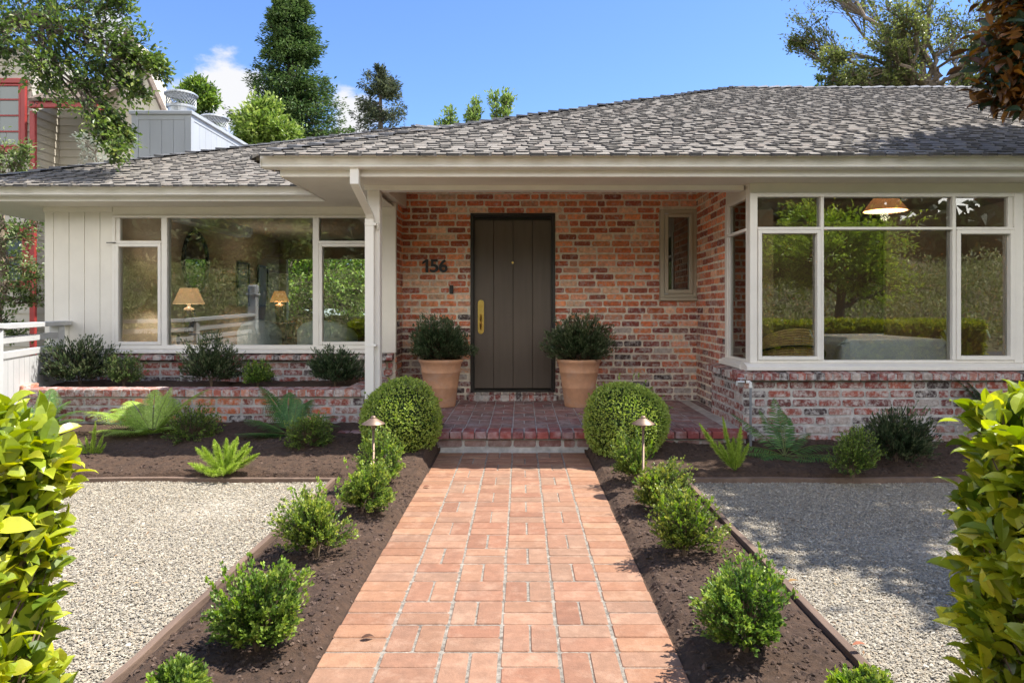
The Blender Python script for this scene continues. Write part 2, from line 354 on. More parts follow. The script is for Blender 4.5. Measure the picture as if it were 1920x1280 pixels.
# ------------------------------------------------------------------ ground
def wall_bricks(mb, O, U, Nn, L, z0, z1, pal, rng, bl=.203, bh=.060, jx=.016, jy=.0175, holes=(), proud=.007, off=0, mi=0, zpal=None):
    """running bond of worn bricks on a plane; O lower corner, U along, Nn outward"""
    O, U, Nn = map(lambda a: np.array(a, float), (O, U, Nn)); c = 0; z = z0
    while z < z1-.01:
        h = min(bh, z1-z); u = -((c % 2)*.5*(bl+jx)+off+rng.uniform(0, .02))
        while u < L:
            w = bl*(rng.uniform(.93, 1.05) if rng.rand() > .12 else rng.uniform(.42, .5))
            segs = [(max(u, 0), min(u+w, L))]
            for (h0, h1, g0, g1) in holes:
                if z+h > g0+.01 and z < g1-.01:
                    ns = []
                    for a, b in segs:
                        if b <= h0 or a >= h1: ns.append((a, b))
                        else:
                            if a < h0: ns.append((a, h0))
                            if b > h1: ns.append((h1, b))
                    segs = ns
            for a, b in segs:
                if b-a < .028: continue
                p = zpal(z, rng) if zpal else pal[rng.randint(len(pal))]
                colr = np.clip(np.array(p)*(1+rng.uniform(-.22, .22)), 0, 1)
                ca, cb = .010, .010; pr = proud*rng.uniform(.55, 1.35)
                za, zb = z+rng.uniform(-.003, .003), z+h+rng.uniform(-.003, .003)
                o8 = [(a+ca, za), (b-ca, za), (b, za+cb), (b, zb-cb), (b-ca, zb), (a+ca, zb), (a, zb-cb), (a, za+cb)]
                V = []
                for k, dd in ((0, -.004), (1, pr)):
                    for (uu, zz) in o8:
                        jj = rng.uniform(-.0028, .0028, 2)
                        iu = .003*k*np.sign((a+b)/2-uu); iz = .003*k*np.sign((za+zb)/2-zz)
                        q = O+U*(uu+jj[0]+iu)+Nn*dd; V.append((q[0], q[1], O[2]*0+zz+jj[1]+iz))
                F = [(i, (i+1) % 8, 8+(i+1) % 8, 8+i) for i in range(8)]+[tuple(range(8, 16))]
                mb.add(V, F, col=colr, mi=mi)
            u += w+jx*rng.uniform(.8, 1.3)
        z += bh+jy; c += 1

def top_brick(mb, x0, x1, y0, y1, z, col, rng, b=.005, depth=.03, mi=0):
    j = lambda: rng.uniform(-.0022, .0022)
    x0 += j(); x1 += j(); y0 += j()*.7; y1 += j()*.7
    zz = z+rng.uniform(-.0016, .0016)
    c = .006
    def ring(i, zq):
        return [(x0+i+c+j(), y0+i, zq), (x1-i-c+j(), y0+i, zq), (x1-i, y0+i+c+j(), zq), (x1-i, y1-i-c+j(), zq), (x1-i-c, y1-i, zq), (x0+i+c, y1-i, zq), (x0+i, y1-i-c, zq), (x0+i, y0+i+c, zq)]
    V = ring(0, zz-depth)+ring(0, zz-b*.8)+ring(b*.6, zz)
    F = [(i, (i+1) % 8, 8+(i+1) % 8, 8+i) for i in range(8)]+[(8+i, 8+(i+1) % 8, 16+(i+1) % 8, 16+i) for i in range(8)]+[tuple(range(16, 24))]
    mb.add(V, F, col=col, mi=mi)

rng = rs(3)
g = MB(); g.box(-120, 120, -120, 160, -.6, -.12)
tag(g.build('ground', mat('ground_earth', (.10, .10, .055), .95, var=.4, vscale=1.5, bump=.4, bscale=12)), 'dry grassy earth around the house', kind='structure')

# brick path, basket weave with soldier edges; each paver modelled
PX0, PX1 = -.710, .560; U8 = .2116; RY = .213
mb = MB()
mb.box(PX0+.004, PX1-.004, -3.0, 5.868, -.12, -.0035, mi=1)
PAV = [(.48, .245, .145), (.50, .262, .152), (.46, .225, .132), (.48, .272, .168), (.44, .205, .118), (.50, .27, .162)]
EDG = [(.52, .262, .142), (.51, .25, .135), (.48, .262, .158), (.54, .285, .160), (.46, .22, .12)]
def pc(p): return np.clip(np.array(p[rng.randint(len(p))])*.62*(1+rng.uniform(-.11, .11)), 0, 1)
for r in range(42):
    y1 = 5.862-r*RY; y0 = y1-RY
    for c in range(6):
        x0 = PX0+c*U8; x1 = x0+U8; gx, gy = .0050, .0062
        if c in (0, 5):
            top_brick(mb, x0+(gx if c else 0), x1-(gx if c == 0 else 0), y0+.003, y0+RY/2-.0025, 0, pc(EDG), rng)
            top_brick(mb, x0+(gx if c else 0), x1-(gx if c == 0 else 0), y0+RY/2+.0025, y1-.003, 0, pc(EDG), rng)
        elif (r+c) % 2:
            top_brick(mb, x0+gx, x1-gx, y0+gy*.6, y0+RY/2-gy*.4, 0, pc(PAV), rng); top_brick(mb, x0+gx, x1-gx, y0+RY/2+gy*.4, y1-gy*.6, 0, pc(PAV), rng)
        else:
            xm = (x0+x1)/2+rng.uniform(-.002, .002)
            top_brick(mb, x0+gx, xm-gx*.7, y0+gy*.6, y1-gy*.6, 0, pc(PAV), rng); top_brick(mb, xm+gx*.7, x1-gx, y0+gy*.6, y1-gy*.6, 0, pc(PAV), rng)
tag(mb.build('path', [M['paver'], M['joint']]), 'terracotta basket weave brick garden path', kind='structure')

# soil beds: lumpy height field
def soil_z(x, y):
    n = mnoise.noise(Vector((x*2.2, y*2.2, 3)))*.024+mnoise.noise(Vector((x*8, y*8, 1)))*.014+mnoise.noise(Vector((x*25, y*25, 7)))*.009+mnoise.noise(Vector((x*55, y*55, 2)))*.004
    z = .018+n
    if y > 4.9:
        t = min(1, (y-4.9)/1.25); z += (.15 if x < 0 else .045)*t
        z += .02*math.sin(min(1, t*3)*math.pi/2)
    e = 1e9
    if y < 5.9: e = min(abs(x-PX0), abs(x-PX1))
    if y < 4.93: e = min(e, abs(x+1.33), abs(x-1.165))
    elif x < -1.33 or x > 1.165: e = min(e, abs(y-4.93))
    z += .012*min(1, e/.10); t = min(1, e/.055); t = t*t*(3-2*t); z = z*t-.009*(1-t)
    return z
def soil_patch(mb, x0, x1, y0, y1, st):
    nx = max(2, int((x1-x0)/st)); ny = max(2, int((y1-y0)/st))
    xs = np.linspace(x0, x1, nx); ys = np.linspace(y0, y1, ny)
    V = [(x, y, soil_z(x, y)) for y in ys for x in xs]
    i = (np.arange(ny-1)*nx)[:, None]+np.arange(nx-1)[None]
    F = np.stack([i, i+1, i+nx+1, i+nx], -1).reshape(-1, 4); mb.add(V, F)
mb = MB()
soil_patch(mb, -1.333, PX0+.012, 1.0, 4.93, .018); soil_patch(mb, PX1-.012, 1.169, 1.0, 4.93, .02)
soil_patch(mb, -6.5, PX0+.012, 4.93, 6.22, .022); soil_patch(mb, PX1-.012, 6.5, 4.93, 5.97, .022)
nC = 9000
xs = np.concatenate([rng.uniform(-1.31, PX0-.01, nC//3), rng.uniform(PX1+.01, 1.15, nC//3), rng.uniform(-4.5, 4.5, nC//3)])
ys = np.concatenate([rng.uniform(1.2, 4.93, nC//3*2), rng.uniform(4.95, 5.9, nC//3)])
def stones(mb, X, Y, Z, Sz, cols, flat=.6, mi=0):
    n = len(X); O = np.array([(1, 0, 0), (0, 1, 0), (-1, 0, 0), (0, -1, 0), (0, 0, 1), (0, 0, -1), (.62, .62, .55), (-.6, .62, .5), (-.62, -.6, .55), (.6, -.62, .5)], float)
    O = O[None]*(1+rng.uniform(-.28, .28, (n, 10, 3))); O[..., 2] *= flat
    a = rng.uniform(0, 6.28, n); ca, sa = np.cos(a)[:, None], np.sin(a)[:, None]
    e = rng.uniform(.7, 1.3, (n, 1)); x = O[..., 0]*e; y = O[..., 1]/e
    til = rng.uniform(-.5, .5, (n, 1)); z = O[..., 2]+x*til
    V = np.stack([x*ca-y*sa, x*sa+y*ca, z], -1)*Sz[:, None, None]+np.stack([X, Y, Z], -1)[:, None]
    F = np.array([(0, 6, 4), (6, 1, 4), (0, 1, 6), (1, 7, 4), (7, 2, 4), (1, 2, 7), (2, 8, 4), (8, 3, 4), (2, 3, 8), (3, 9, 4), (9, 0, 4), (3, 0, 9)])
    mb.add(V.reshape(-1, 3), ((np.arange(n)*10)[:, None, None]+F[None]).reshape(-1, 3), col=np.repeat(cols, 10, 0), mi=mi)
keep = ~((xs > PX0-.01) & (xs < PX1+.01)); xs, ys = xs[keep], ys[keep]
zs = np.array([soil_z(a, b) for a, b in zip(xs, ys)])
stones(mb, xs, ys, zs, np.abs(rng.normal(.004, .0035, len(xs)))+.002, mixcol(rng, len(xs), [(.07, .042, .03), (.095, .06, .042), (.055, .032, .022), (.13, .085, .06)]), .8, mi=1)
nB = 1500; q_ = rng.randint(0, len(xs), nB); bx_ = xs[q_]+rng.normal(0, .02, nB); by_ = ys[q_]+rng.normal(0, .02, nB); ok_ = ~((bx_ > PX0-.02) & (bx_ < PX1+.02)); bx_, by_ = bx_[ok_], by_[ok_]; nB = len(bx_)
bz_ = np.array([soil_z(a, b) for a, b in zip(bx_, by_)])
stones(mb, bx_, by_, bz_+.002, rng.uniform(.006, .013, nB), mixcol(rng, nB, [(.075, .045, .03), (.10, .062, .042), (.05, .03, .02)]), .7, mi=1)
nB = 420; q_ = rng.randint(0, len(xs), nB)
leaves(mb, np.stack([xs[q_], ys[q_], zs[q_]+.004], 1), unit(rng, nB)*np.array([1, 1, .12]), unit(rng, nB)*.2+np.array([0, 0, 1.]), rng.uniform(.012, .035, nB), rng.uniform(.003, .008, nB), mixcol(rng, nB, [(.22, .15, .10), (.14, .085, .05), (.32, .25, .18), (.08, .045, .03)]), kind=2)
tag(mb.build('soil_bed', [M['soil'], M['clod']]), 'dark freshly raked soil of the planting beds', kind='structure')

# gravel courts: a bed sheet and individually shaped stones
GP = [(.50, .45, .36), (.45, .40, .31), (.55, .50, .41), (.41, .37, .30), (.34, .31, .26), (.47, .39, .29), (.60, .56, .48), (.50, .46, .38), (.26, .24, .21)]
for side, (x0, x1) in (('west', (-5.6, -1.37)), ('east', (1.205, 5.6))):
    mb = MB(); mb.box(x0, x1, 1.0, 4.9, -.12, -.02, mi=1)
    n = 190000; yy = 1.5+3.39*rng.rand(n)**1.0; 
    lim = .80*yy+.1; xa = rng.uniform(0, 1, n)
    near, far = (x1, x0) if side == 'west' else (x0, x1)
    fx = np.minimum(np.abs(far), lim+.15); X = np.sign(near)*(abs(near)+xa*(np.maximum(fx, abs(near)+.1)-abs(near)))
    wgt = rng.rand(n) < np.clip((fx-abs(near))/2.8+.12, 0, 1)
    X, yy = X[wgt], yy[wgt]; n = len(X)
    hz = np.array([mnoise.noise(Vector((a*1.3, b*1.3, 0))) for a, b in zip(X[::1], yy[::1])])*.012
    stones(mb, X, yy, -.016+hz+rng.uniform(0, .008, n), rng.uniform(.0028, .0056, n)*(1+.9*(rng.rand(n) < .05)), mixcol(rng, n, GP, .12)*np.array([.79, .76, .70]), .46)
    nl_ = 260; li = rng.randint(0, n, nl_)
    leaves(mb, np.stack([X[li], yy[li], np.full(nl_, -.002)], 1), unit(rng, nl_)*np.array([1, 1, .15]), unit(rng, nl_)*.25+np.array([0, 0, 1.]), rng.uniform(.010, .034, nl_), rng.uniform(.003, .012, nl_), mixcol(rng, nl_, [(.24, .14, .07), (.14, .08, .04), (.34, .24, .12), (.10, .07, .05)]), kind=2)
    tag(mb.build('gravel', [M['stone'], M['gravel_base']]), 'pale pea gravel court %s the brick path' % ('on the fern side of' if side == 'west' else 'in tree shade beside'), kind='stuff')

# timber edging boards
def edging(name, x0, x1, y0, y1, label):
    mb = MB(); n = 14; r2 = rs(int(abs(x0*70)+y0*9)); w = .031
    if abs(x1-x0) > abs(y1-y0):
        P = np.array([(x0+(x1-x0)*i/n, y0+r2.uniform(-.004, .004)) for i in range(n+1)]); Q = np.array([0, w])
    else:
        P = np.array([(x0+r2.uniform(-.004, .004), y0+(y1-y0)*i/n) for i in range(n+1)]); Q = np.array([w, 0])
    zt = .018+r2.uniform(-.004, .004, n+1); V = []
    for (p, z) in zip(P, zt):
        V += [(p[0], p[1], -.1), (p[0], p[1], z), (p[0]+Q[0], p[1]+Q[1], z+.002), (p[0]+Q[0], p[1]+Q[1], -.1)]
    F = []
    for i in range(n):
        for k in range(4): F.append((i*4+k, i*4+(k+1) % 4, i*4+4+(k+1) % 4, i*4+4+k))
    F += [(0, 1, 2, 3), (n*4+3, n*4+2, n*4+1, n*4)]
    mb.add(V, F)
    tag(mb.build(name, M['timber'], bevel=.003), label, 'edging board', 'timber edging boards')
edging('edging_board', -1.368, -1.368, 1.0, 4.90, 'long weathered timber edging between the sunlit gravel and the path bed')
edging('edging_board', -5.6, -1.332, 4.90, 4.90, 'timber edging along the house side of the sunlit gravel')
edging('edging_board', 1.168, 1.168, 1.0, 4.90, 'long weathered timber edging between the shaded gravel and the path bed')
edging('edging_board', 1.168, 5.6, 4.90, 4.90, 'timber edging along the house side of the shaded gravel')

# ------------------------------------------------------------------ the house
H = thing('brick_house', (0, 0, 0), 'single storey brick and cream house with grey shingled hip roof', 'house')
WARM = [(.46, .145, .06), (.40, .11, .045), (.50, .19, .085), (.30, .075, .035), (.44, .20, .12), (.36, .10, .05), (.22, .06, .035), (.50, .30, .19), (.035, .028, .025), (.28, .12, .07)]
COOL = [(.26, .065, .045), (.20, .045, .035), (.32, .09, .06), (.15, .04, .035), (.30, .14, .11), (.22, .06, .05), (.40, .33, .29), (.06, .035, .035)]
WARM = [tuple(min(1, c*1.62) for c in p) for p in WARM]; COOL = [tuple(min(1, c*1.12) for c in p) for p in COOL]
def zpal(z, r):  # warmer, brighter bricks higher up: light bounced off the path, in their colour
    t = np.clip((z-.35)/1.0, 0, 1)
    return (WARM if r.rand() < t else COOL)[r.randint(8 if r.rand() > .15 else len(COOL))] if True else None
YD, YL, YB = 7.9, 7.47, 6.05
r = rs(11)
mb = MB()
# door wall with openings
door = (-.589+1.38, .397+1.38, .27, 2.352); win = (1.608+1.38, 2.04+1.38, 1.345, 2.39)
def holed(mb, axis, c, a0, a1, z0, z1, holes, mi=1):
    us = sorted(set([a0, a1]+[h[0] for h in holes]+[h[1] for h in holes]))
    for u0, u1 in zip(us[:-1], us[1:]):
        zz = [(z0, z1)]
        for h in holes:
            if h[0] <= u0+1e-6 and h[1] >= u1-1e-6:
                zz = [s for a, b in zz for s in ((a, min(b, h[2])), (max(a, h[3]), b)) if s[1]-s[0] > 1e-4]
        for a, b in zz:
            if axis == 'x': mb.box(u0, u1, c, c+.10, a, b, mi=mi)
            else: mb.box(c, c+.10, u0, u1, a, b, mi=mi)
holed(mb, 'x', YD, -1.38, 2.14, .1, 2.62, [(-.589, .397, .27, 2.352), (1.608, 2.04, 1.345, 2.39)])
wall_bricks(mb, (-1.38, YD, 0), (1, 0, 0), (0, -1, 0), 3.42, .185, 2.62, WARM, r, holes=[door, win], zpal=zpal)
# return beside the living room wing
mb.box(-1.49, -1.381, YL, YD, .1, 2.62, mi=1)
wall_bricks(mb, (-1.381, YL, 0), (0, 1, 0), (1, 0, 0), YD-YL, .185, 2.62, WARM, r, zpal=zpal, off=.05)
# bay side wall
mb.box(2.041, 2.14, 6.74, YD, .1, 2.62, mi=1)
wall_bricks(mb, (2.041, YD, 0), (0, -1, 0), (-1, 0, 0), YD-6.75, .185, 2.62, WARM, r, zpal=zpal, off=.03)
tag(mb.build('brick_wall', [M['brick'], M['mortar']], H))
# base walls under the windows
mb = MB()
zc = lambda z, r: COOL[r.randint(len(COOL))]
mb.box(1.945, 9, 5.95, 6.2, -.1, .62, mi=1); mb.box(1.946, 2.14, 6.201, 6.92, -.1, .62, mi=1)
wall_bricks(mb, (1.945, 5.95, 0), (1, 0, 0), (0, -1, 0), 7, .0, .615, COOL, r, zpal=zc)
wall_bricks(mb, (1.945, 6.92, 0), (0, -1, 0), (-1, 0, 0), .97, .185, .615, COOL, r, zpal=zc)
mb.box(-5.2, -1.49, 7.42, 7.6, .1, .69, mi=1)
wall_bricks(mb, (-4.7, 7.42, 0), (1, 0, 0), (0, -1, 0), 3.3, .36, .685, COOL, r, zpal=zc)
# rowlock sills of bricks on edge
def rowlock(mb, x0, x1, y0, y1, z0, z1, pitch=.076, axis='x', slope=.02, w=.062, pal=COOL):
    a, b = (x0, x1) if axis == 'x' else (y0, y1)
    mb.box(x0+.004, x1-.004, y0+.006, y1, z0+.004, z1-slope-.006, mi=1)
    t = a
    while t < b-.03:
        q = min(t+w*r.uniform(.93, 1.05), b); c = np.array(pal[r.randint(len(pal))])*r.uniform(.8, 1.25); p = r.uniform(-.004, .004)
        if axis == 'x': V = [(t, y0+p, z0), (q, y0+p, z0), (q, y0+p, z1-slope), (t, y0+p, z1-slope), (t, y1, z0), (q, y1, z0), (q, y1, z1), (t, y1, z1)]
        else: V = [(x0+p, t, z0), (x0+p, q, z0), (x0+p, q, z1-slope), (x0+p, t, z1-slope), (x1, t, z0), (x1, q, z0), (x1, q, z1), (x1, t, z1)]
        V = [tuple(np.array(v)+r.uniform(-.0025, .0025, 3)) for v in V]
        mb.add(V, [(0, 1, 2, 3), (3, 2, 6, 7), (0, 3, 7, 4), (1, 5, 6, 2), (0, 4, 5, 1)], col=np.clip(c, 0, 1))
        t += pitch*r.uniform(.95, 1.07)
rowlock(mb, 1.87, 9, 5.88, 6.03, .622, .70)
rowlock(mb, 1.87, 2.02, 6.03, 6.90, .622, .70, axis='y')
rowlock(mb, -4.5, -1.39, 7.34, 7.46, .688, .755)
rowlock(mb, -.60, .41, 7.79, 7.92, .184, .272, pal=COOL+[(.5, .45, .42)])
tag(mb.build('base_wall', [M['brick'], M['mortar_grey']], H, bevel=0), 'whitewashed darker brick base under the windows')

# cream siding wall of the living room wing, header boards, corner returns
mb = MB()
x = -5.23
for w in (.10, .17, .17, .17, .144):
    mb.bbox(x+.002, x+w-.002, YL-.012, YL+.04, .45, 2.40, .003); x += w
mb.box(-5.225, -4.482, YL+.003, YL+.09, .1, 2.60)
mb.box(-5.225, -5.12, YL+.09, 13.2, .1, 2.60)
mb.bbox(-5.235, -4.478, YL-.028, YL-.012, 2.30, 2.41, .003)
mb.bbox(-4.478, -1.372, YL-.02, YL+.09, 2.262, 2.62, .003)          # header over the picture window
mb.bbox(-1.60, -1.372, YL-.022, YL+.04, .757, 2.262, .003)          # board beside the porch
mb.box(-4.478, -1.39, YL+.02, YL+.09, .69, .757)
tag(mb.build('siding_wall', M['cream'], H, bevel=0))
mb = MB()
mb.bbox(2.035, 9, YB-.004, YB+.09, 2.262, 2.62, .003)               # bay header
mb.bbox(2.035, 2.13, YB+.09, 6.76, 2.262, 2.62, .003)
mb.bbox(4.452, 9, YB, YB+.09, .70, 2.262, .003)
for i in range(12): mb.bbox(4.46+i*.15, 4.60+i*.15, YB-.014, YB+.01, .71, 2.262, .003)
mb.box(2.04, 4.46, YB+.02, YB+.09, .62, .705)
tag(mb.build('bay_wall', M['cream'], H))

# windows
def pane(x0, x1, z0, z1, y, parent, axis='x'):
    m = MB()
    if axis == 'x': m.box(x0, x1, y, y+.004, z0, z1)
    else: m.box(y, y+.004, x0, x1, z0, z1)
    return m.build('pane', M['glass'], parent)
def bars(mb, axis, c, depth, segs, z):
    pass
def fr(mb, x0, x1, z0, z1, w, y0, y1, b=.003):
    """rectangular frame, members butted"""
    mb.bbox(x0, x0+w, y0, y1, z0, z1, b); mb.bbox(x1-w, x1, y0, y1, z0, z1, b)
    mb.bbox(x0+w, x1-w, y0+.001, y1-.001, z1-w, z1, b); mb.bbox(x0+w, x1-w, y0+.001, y1-.001, z0, z0+w, b)
k = YL/1275; PXL = lambda p: (p-977)*k; PZL = lambda p: 1.234+(580-p)*k
wl_ = thing('picture_window', (0, 0, 0), None, None); wl_.parent = H
# left window: outer frame, two mullions, transom lights and casements at both ends
m = MB()
ax0, ax1 = PXL(214), -1.60
m.bbox(ax0, ax1, YL-.045, YL+.05, 2.235, 2.262, .004)
m.bbox(ax0, ax0+.035, YL-.045, YL+.05, .80, 2.235, .004); m.bbox(ax1-.035, ax1, YL-.045, YL+.05, .80, 2.235, .004)
m.bbox(PXL(306), PXL(317), YL-.045, YL+.05, .80, 2.235, .004); m.bbox(PXL(588.5), PXL(600), YL-.045, YL+.05, .80, 2.235, .004)
m.bbox(ax0+.035, ax1-.035, YL-.044, YL+.049, .80, .845, .004)
zt = PZL(456)
for a, b in ((ax0+.035, PXL(306)), (PXL(600), ax1-.035)):
    m.bbox(a, b, YL-.052, YL+.048, zt-.006, zt+.022, .004)
    fr(m, a+.003, b-.003, .847, zt-.008, .034, YL-.05, YL+.02)
m.bbox(ax0+.034, ax0+.08, YL-.03, YL+.02, zt+.022, 2.235, .003)
m.build('window_frame', M['trim'], wl_)
m = MB(); m.prism([(YL-.10, .757), (YL-.10, .785), (YL-.02, .80), (YL+.05, .80), (YL+.05, .757)], ax0-.03, ax1+.012, 'x'); m.build('sill', M['trim'], wl_, bevel=.004)
m = MB(); m.bbox(ax0-.05, ax0+.05, YL-.065, YL-.050, zt-.004, zt+.005, .002); m.build('stay', M['black'], wl_); m = MB(); m.bbox(ax0-.05, ax0+.04, YL-.115, YL-.05, .800, .808, .002); m.build('stay', M['black'], wl_)
for (a, b, c, d) in ((ax0+.035, PXL(306), .87, zt), (ax0+.035, PXL(306), zt, 2.235), (PXL(317), PXL(588.5), .845, 2.235), (PXL(600), ax1-.035, .87, zt), (PXL(600), ax1-.035, zt, 2.235)):
    pane(a, b, c, d, YL-.006, wl_)
# bay window
k2 = YB/1275; PXB = lambda p: (p-977)*k2; PZB = lambda p: 1.234+(580-p)*k2
wb = thing('corner_window', (0, 0, 0), None, None); wb.parent = H
m = MB(); zt = PZB(430); bx1 = PXB(1905)
m.bbox(2.025, 2.092, YB-.04, YB+.055, .76, 2.262, .004)                       # corner post
m.bbox(bx1-.045, bx1+.035, YB-.045, YB+.05, .76, 2.262, .004)
m.bbox(2.092, bx1-.045, YB-.04, YB+.05, 2.228, 2.262, .004)
m.bbox(2.092, bx1-.045, YB-.04, YB+.05, .76, .785, .004)
m.bbox(PXB(1535), PXB(1541), YB-.045, YB+.05, .785, 2.228, .003); m.bbox(PXB(1780.5), PXB(1787), YB-.045, YB+.05, .785, 2.228, .003)
for a, b in ((2.092, PXB(1535)), (PXB(1541), PXB(1780.5)), (PXB(1787), bx1-.045)): m.bbox(a, b, YB-.048, YB+.045, zt-.008, zt+.016, .003)
fr(m, 2.095, PXB(1535)-.002, .787, zt-.010, .032, YB-.055, YB+.02); fr(m, PXB(1787)+.002, bx1-.047, .787, zt-.010, .036, YB-.055, YB+.02)
m.bbox(bx1-.09, bx1-.045, YB-.03, YB+.02, zt+.016, 2.228, .003)
# side return of the bay
m.bbox(2.02, 2.10, 6.66, 6.745, .76, 2.262, .004)
m.bbox(2.024, 2.09, YB+.055, 6.66, 2.228, 2.262, .004); m.bbox(2.024, 2.09, YB+.055, 6.66, .76, .785, .004)
m.bbox(2.016, 2.085, YB+.055, 6.66, zt-.010, zt+.018, .003)
for (z0, z1) in ((.785, zt-.01), (zt+.018, 2.228)):
    m.bbox(2.026, 2.07, 6.615, 6.66, z0, z1, .003); m.bbox(2.026, 2.07, YB+.055, YB+.085, z0, z1, .003)
m.build('window_frame', M['trim'], wb)
m = MB(); m.prism([(YB-.115, .700), (YB-.115, .735), (YB-.03, .76), (YB+.05, .76), (YB+.05, .700)], 1.97, bx1+.05, 'x')
m.prism([(1.965, .700), (1.965, .735), (2.03, .76), (2.08, .76), (2.08, .700)], YB+.052, 6.745, 'y'); m.build('sill', M['trim'], wb, bevel=.004)
for (a, b, c, d) in ((2.092, PXB(1535), .79, zt), (2.092, PXB(1535), zt, 2.228), (PXB(1541), PXB(1780.5), .785, zt), (PXB(1541), PXB(1780.5), zt, 2.228), (PXB(1787), bx1-.045, .79, zt), (PXB(1787), bx1-.045, zt, 2.228)):
    pane(a, b, c, d, YB-.004, wb)
pane(YB+.055, 6.66, .785, 2.228, 2.045, wb, 'y')
for px_ in (1530, 1786, 1866):
    m = MB(); m.tube([(PXB(px_), YB+.06, .98), (PXB(px_)-.02, YB+.08, 1.05)], .008, 6); m.build('latch', M['zinc'], wb)
# small casement by the porch
ws = thing('narrow_window', (0, 0, 0), None, None); ws.parent = H
m = MB(); fr(m, 1.612, 2.034, 1.372, 2.388, .045, YD-.035, YD+.06); fr(m, 1.66, 1.985, 1.42, 2.34, .042, YD-.05, YD+.03); m.build('window_frame', M['sage'], ws)
m = MB(); m.bbox(1.60, 2.036, YD-.06, YD+.06, 1.335, 1.370, .005); m.build('sill', M['sage'], ws)
pane(1.70, 1.945, 1.46, 2.30, YD-.012, ws)
m = MB(); m.bbox(1.655, 1.70, YD-.062, YD-.05, 2.33, 2.345, .002); m.build('hinge', M['zinc'], ws); m = MB(); m.bbox(1.655, 1.70, YD-.062, YD-.05, 1.405, 1.42, .002); m.build('hinge', M['zinc'], ws)

# front door
fd = thing('front_door', (0, 0, 0), None, None); fd.parent = H
m = MB()
kd = YD/1275; DX = lambda p: (p-977)*kd; DZ = lambda p: 1.234+(580-p)*kd
x0, x1 = DX(889), DX(1035); w = (x1-x0)/4
for i in range(4): m.bbox(x0+i*w+.0012, x0+(i+1)*w-.0012, YD+.035, YD+.08, .315, 2.275, .0035)
m.build('door_panel', M['door'], fd)
m = MB()
for (a, b, c) in ((0, .03, -.015), (.03, .045, .005)):
    m.bbox(-.586+a, -.586+b, YD+c, YD+.09, .275, 2.35-a, .003); m.bbox(.394-b, .394-a, YD+c, YD+.09, .275, 2.35-a, .003)
    m.bbox(-.586+b, .394-b, YD+c+.001, YD+.09, 2.35-b, 2.35-a, .003)
m.box(-.54, .35, YD+.082, YD+.10, .275, 2.34)
m.bbox(-.541, .349, YD+.012, YD+.08, .275, .30, .004)
m.build('door_frame', M['frame_dark'], fd)
m = MB(); hx = DX(901.5); z0, z1 = DZ(626), DZ(562)
pl = [(hx+.036*math.cos(a)*1.0, z1-.036+.036*math.sin(a)) for a in np.linspace(0, math.pi, 11)]+[(hx+.036*math.cos(a), z0+.036+.036*math.sin(a)) for a in np.linspace(math.pi, 2*math.pi, 11)]
m.prism(pl, YD+.022, YD+.035, 'y')
m.tube([(hx, YD+.022, z0+.05), (hx, YD-.02, z0+.065), (hx, YD-.032, z0+.12), (hx, YD-.03, z0+.17), (hx, YD-.005, z0+.215), (hx, YD+.022, z0+.22)], [.007, .009, .012, .011, .009, .008], 8)
m.tube([(hx, YD+.022, z1-.06), (hx, YD+.0, z1-.06)], .018, 14); m.tube([(hx, YD-.0, z1-.06), (hx, YD-.008, z1-.06)], .008, 8)
m.bbox(hx-.010, hx+.010, YD-.025, YD+.022, z0+.222, z0+.232, .002)
m.build('door_handle', M['brass'], fd)
m = MB(); m.tube([(DX(961), YD+.035, DZ(492)), (DX(961), YD+.026, DZ(492))], .013, 14); m.build('peephole', M['brass'], fd)
# door bell
m = MB(); m.bbox(DX(843.3), DX(850), YD-.03, YD+.0, DZ(551), DZ(535), .003); m.build('doorbell', M['black'], H)
# house number
hn = thing('house_number', (0, 0, 0), None, None); hn.parent = H
for ch, px_, ln_ in (('1', 792.5, 11), ('5', 806.5, 16), ('6', 823.5, 16)):
    cu = bpy.data.curves.new('digit', 'FONT'); cu.body = ch; cu.size = .205; cu.extrude = .005; cu.offset = .0048; cu.resolution_u = 6
    tmp = bpy.data.objects.new('digit_curve', cu); COL.objects.link(tmp)
    bpy.context.view_layer.update()
    me = bpy.data.meshes.new_from_object(tmp.evaluated_get(bpy.context.evaluated_depsgraph_get()))
    if ch == '1':
        q1 = MB(); q1.prism([(.55, 0), (1, 0), (1, 1.4), (.62, 1.4), (.0, 1.12), (.0, .86), (.55, 1.08)], -.005, .005, 'z'); me = bpy.data.meshes.new('digit')
        me.from_pydata([tuple(v) for v in q1.v[0]], [], [f for f in [(0,1,2,3,4,5,6)[::-1], tuple(range(7, 14))]+[(i, (i+1) % 7, 7+(i+1) % 7, 7+i) for i in range(7)]])
    bpy.data.objects.remove(tmp)
    xsn = [v.co.x for v in me.vertices]; ysn = [v.co.y for v in me.vertices]
    sx = ln_*kd/(max(xsn)-min(xsn)); sy = .152/(max(ysn)-min(ysn)); mnx, mny = min(xsn), min(ysn)
    for v in me.vertices: v.co = Vector(((v.co.x-mnx)*sx, -v.co.z, (v.co.y-mny)*sy))
    me.materials.clear(); me.materials.append(M['black'])
    o = bpy.data.objects.new('digit', me); COL.objects.link(o); o.parent = hn; o.location = (DX(px_), YD-.026, DZ(511))

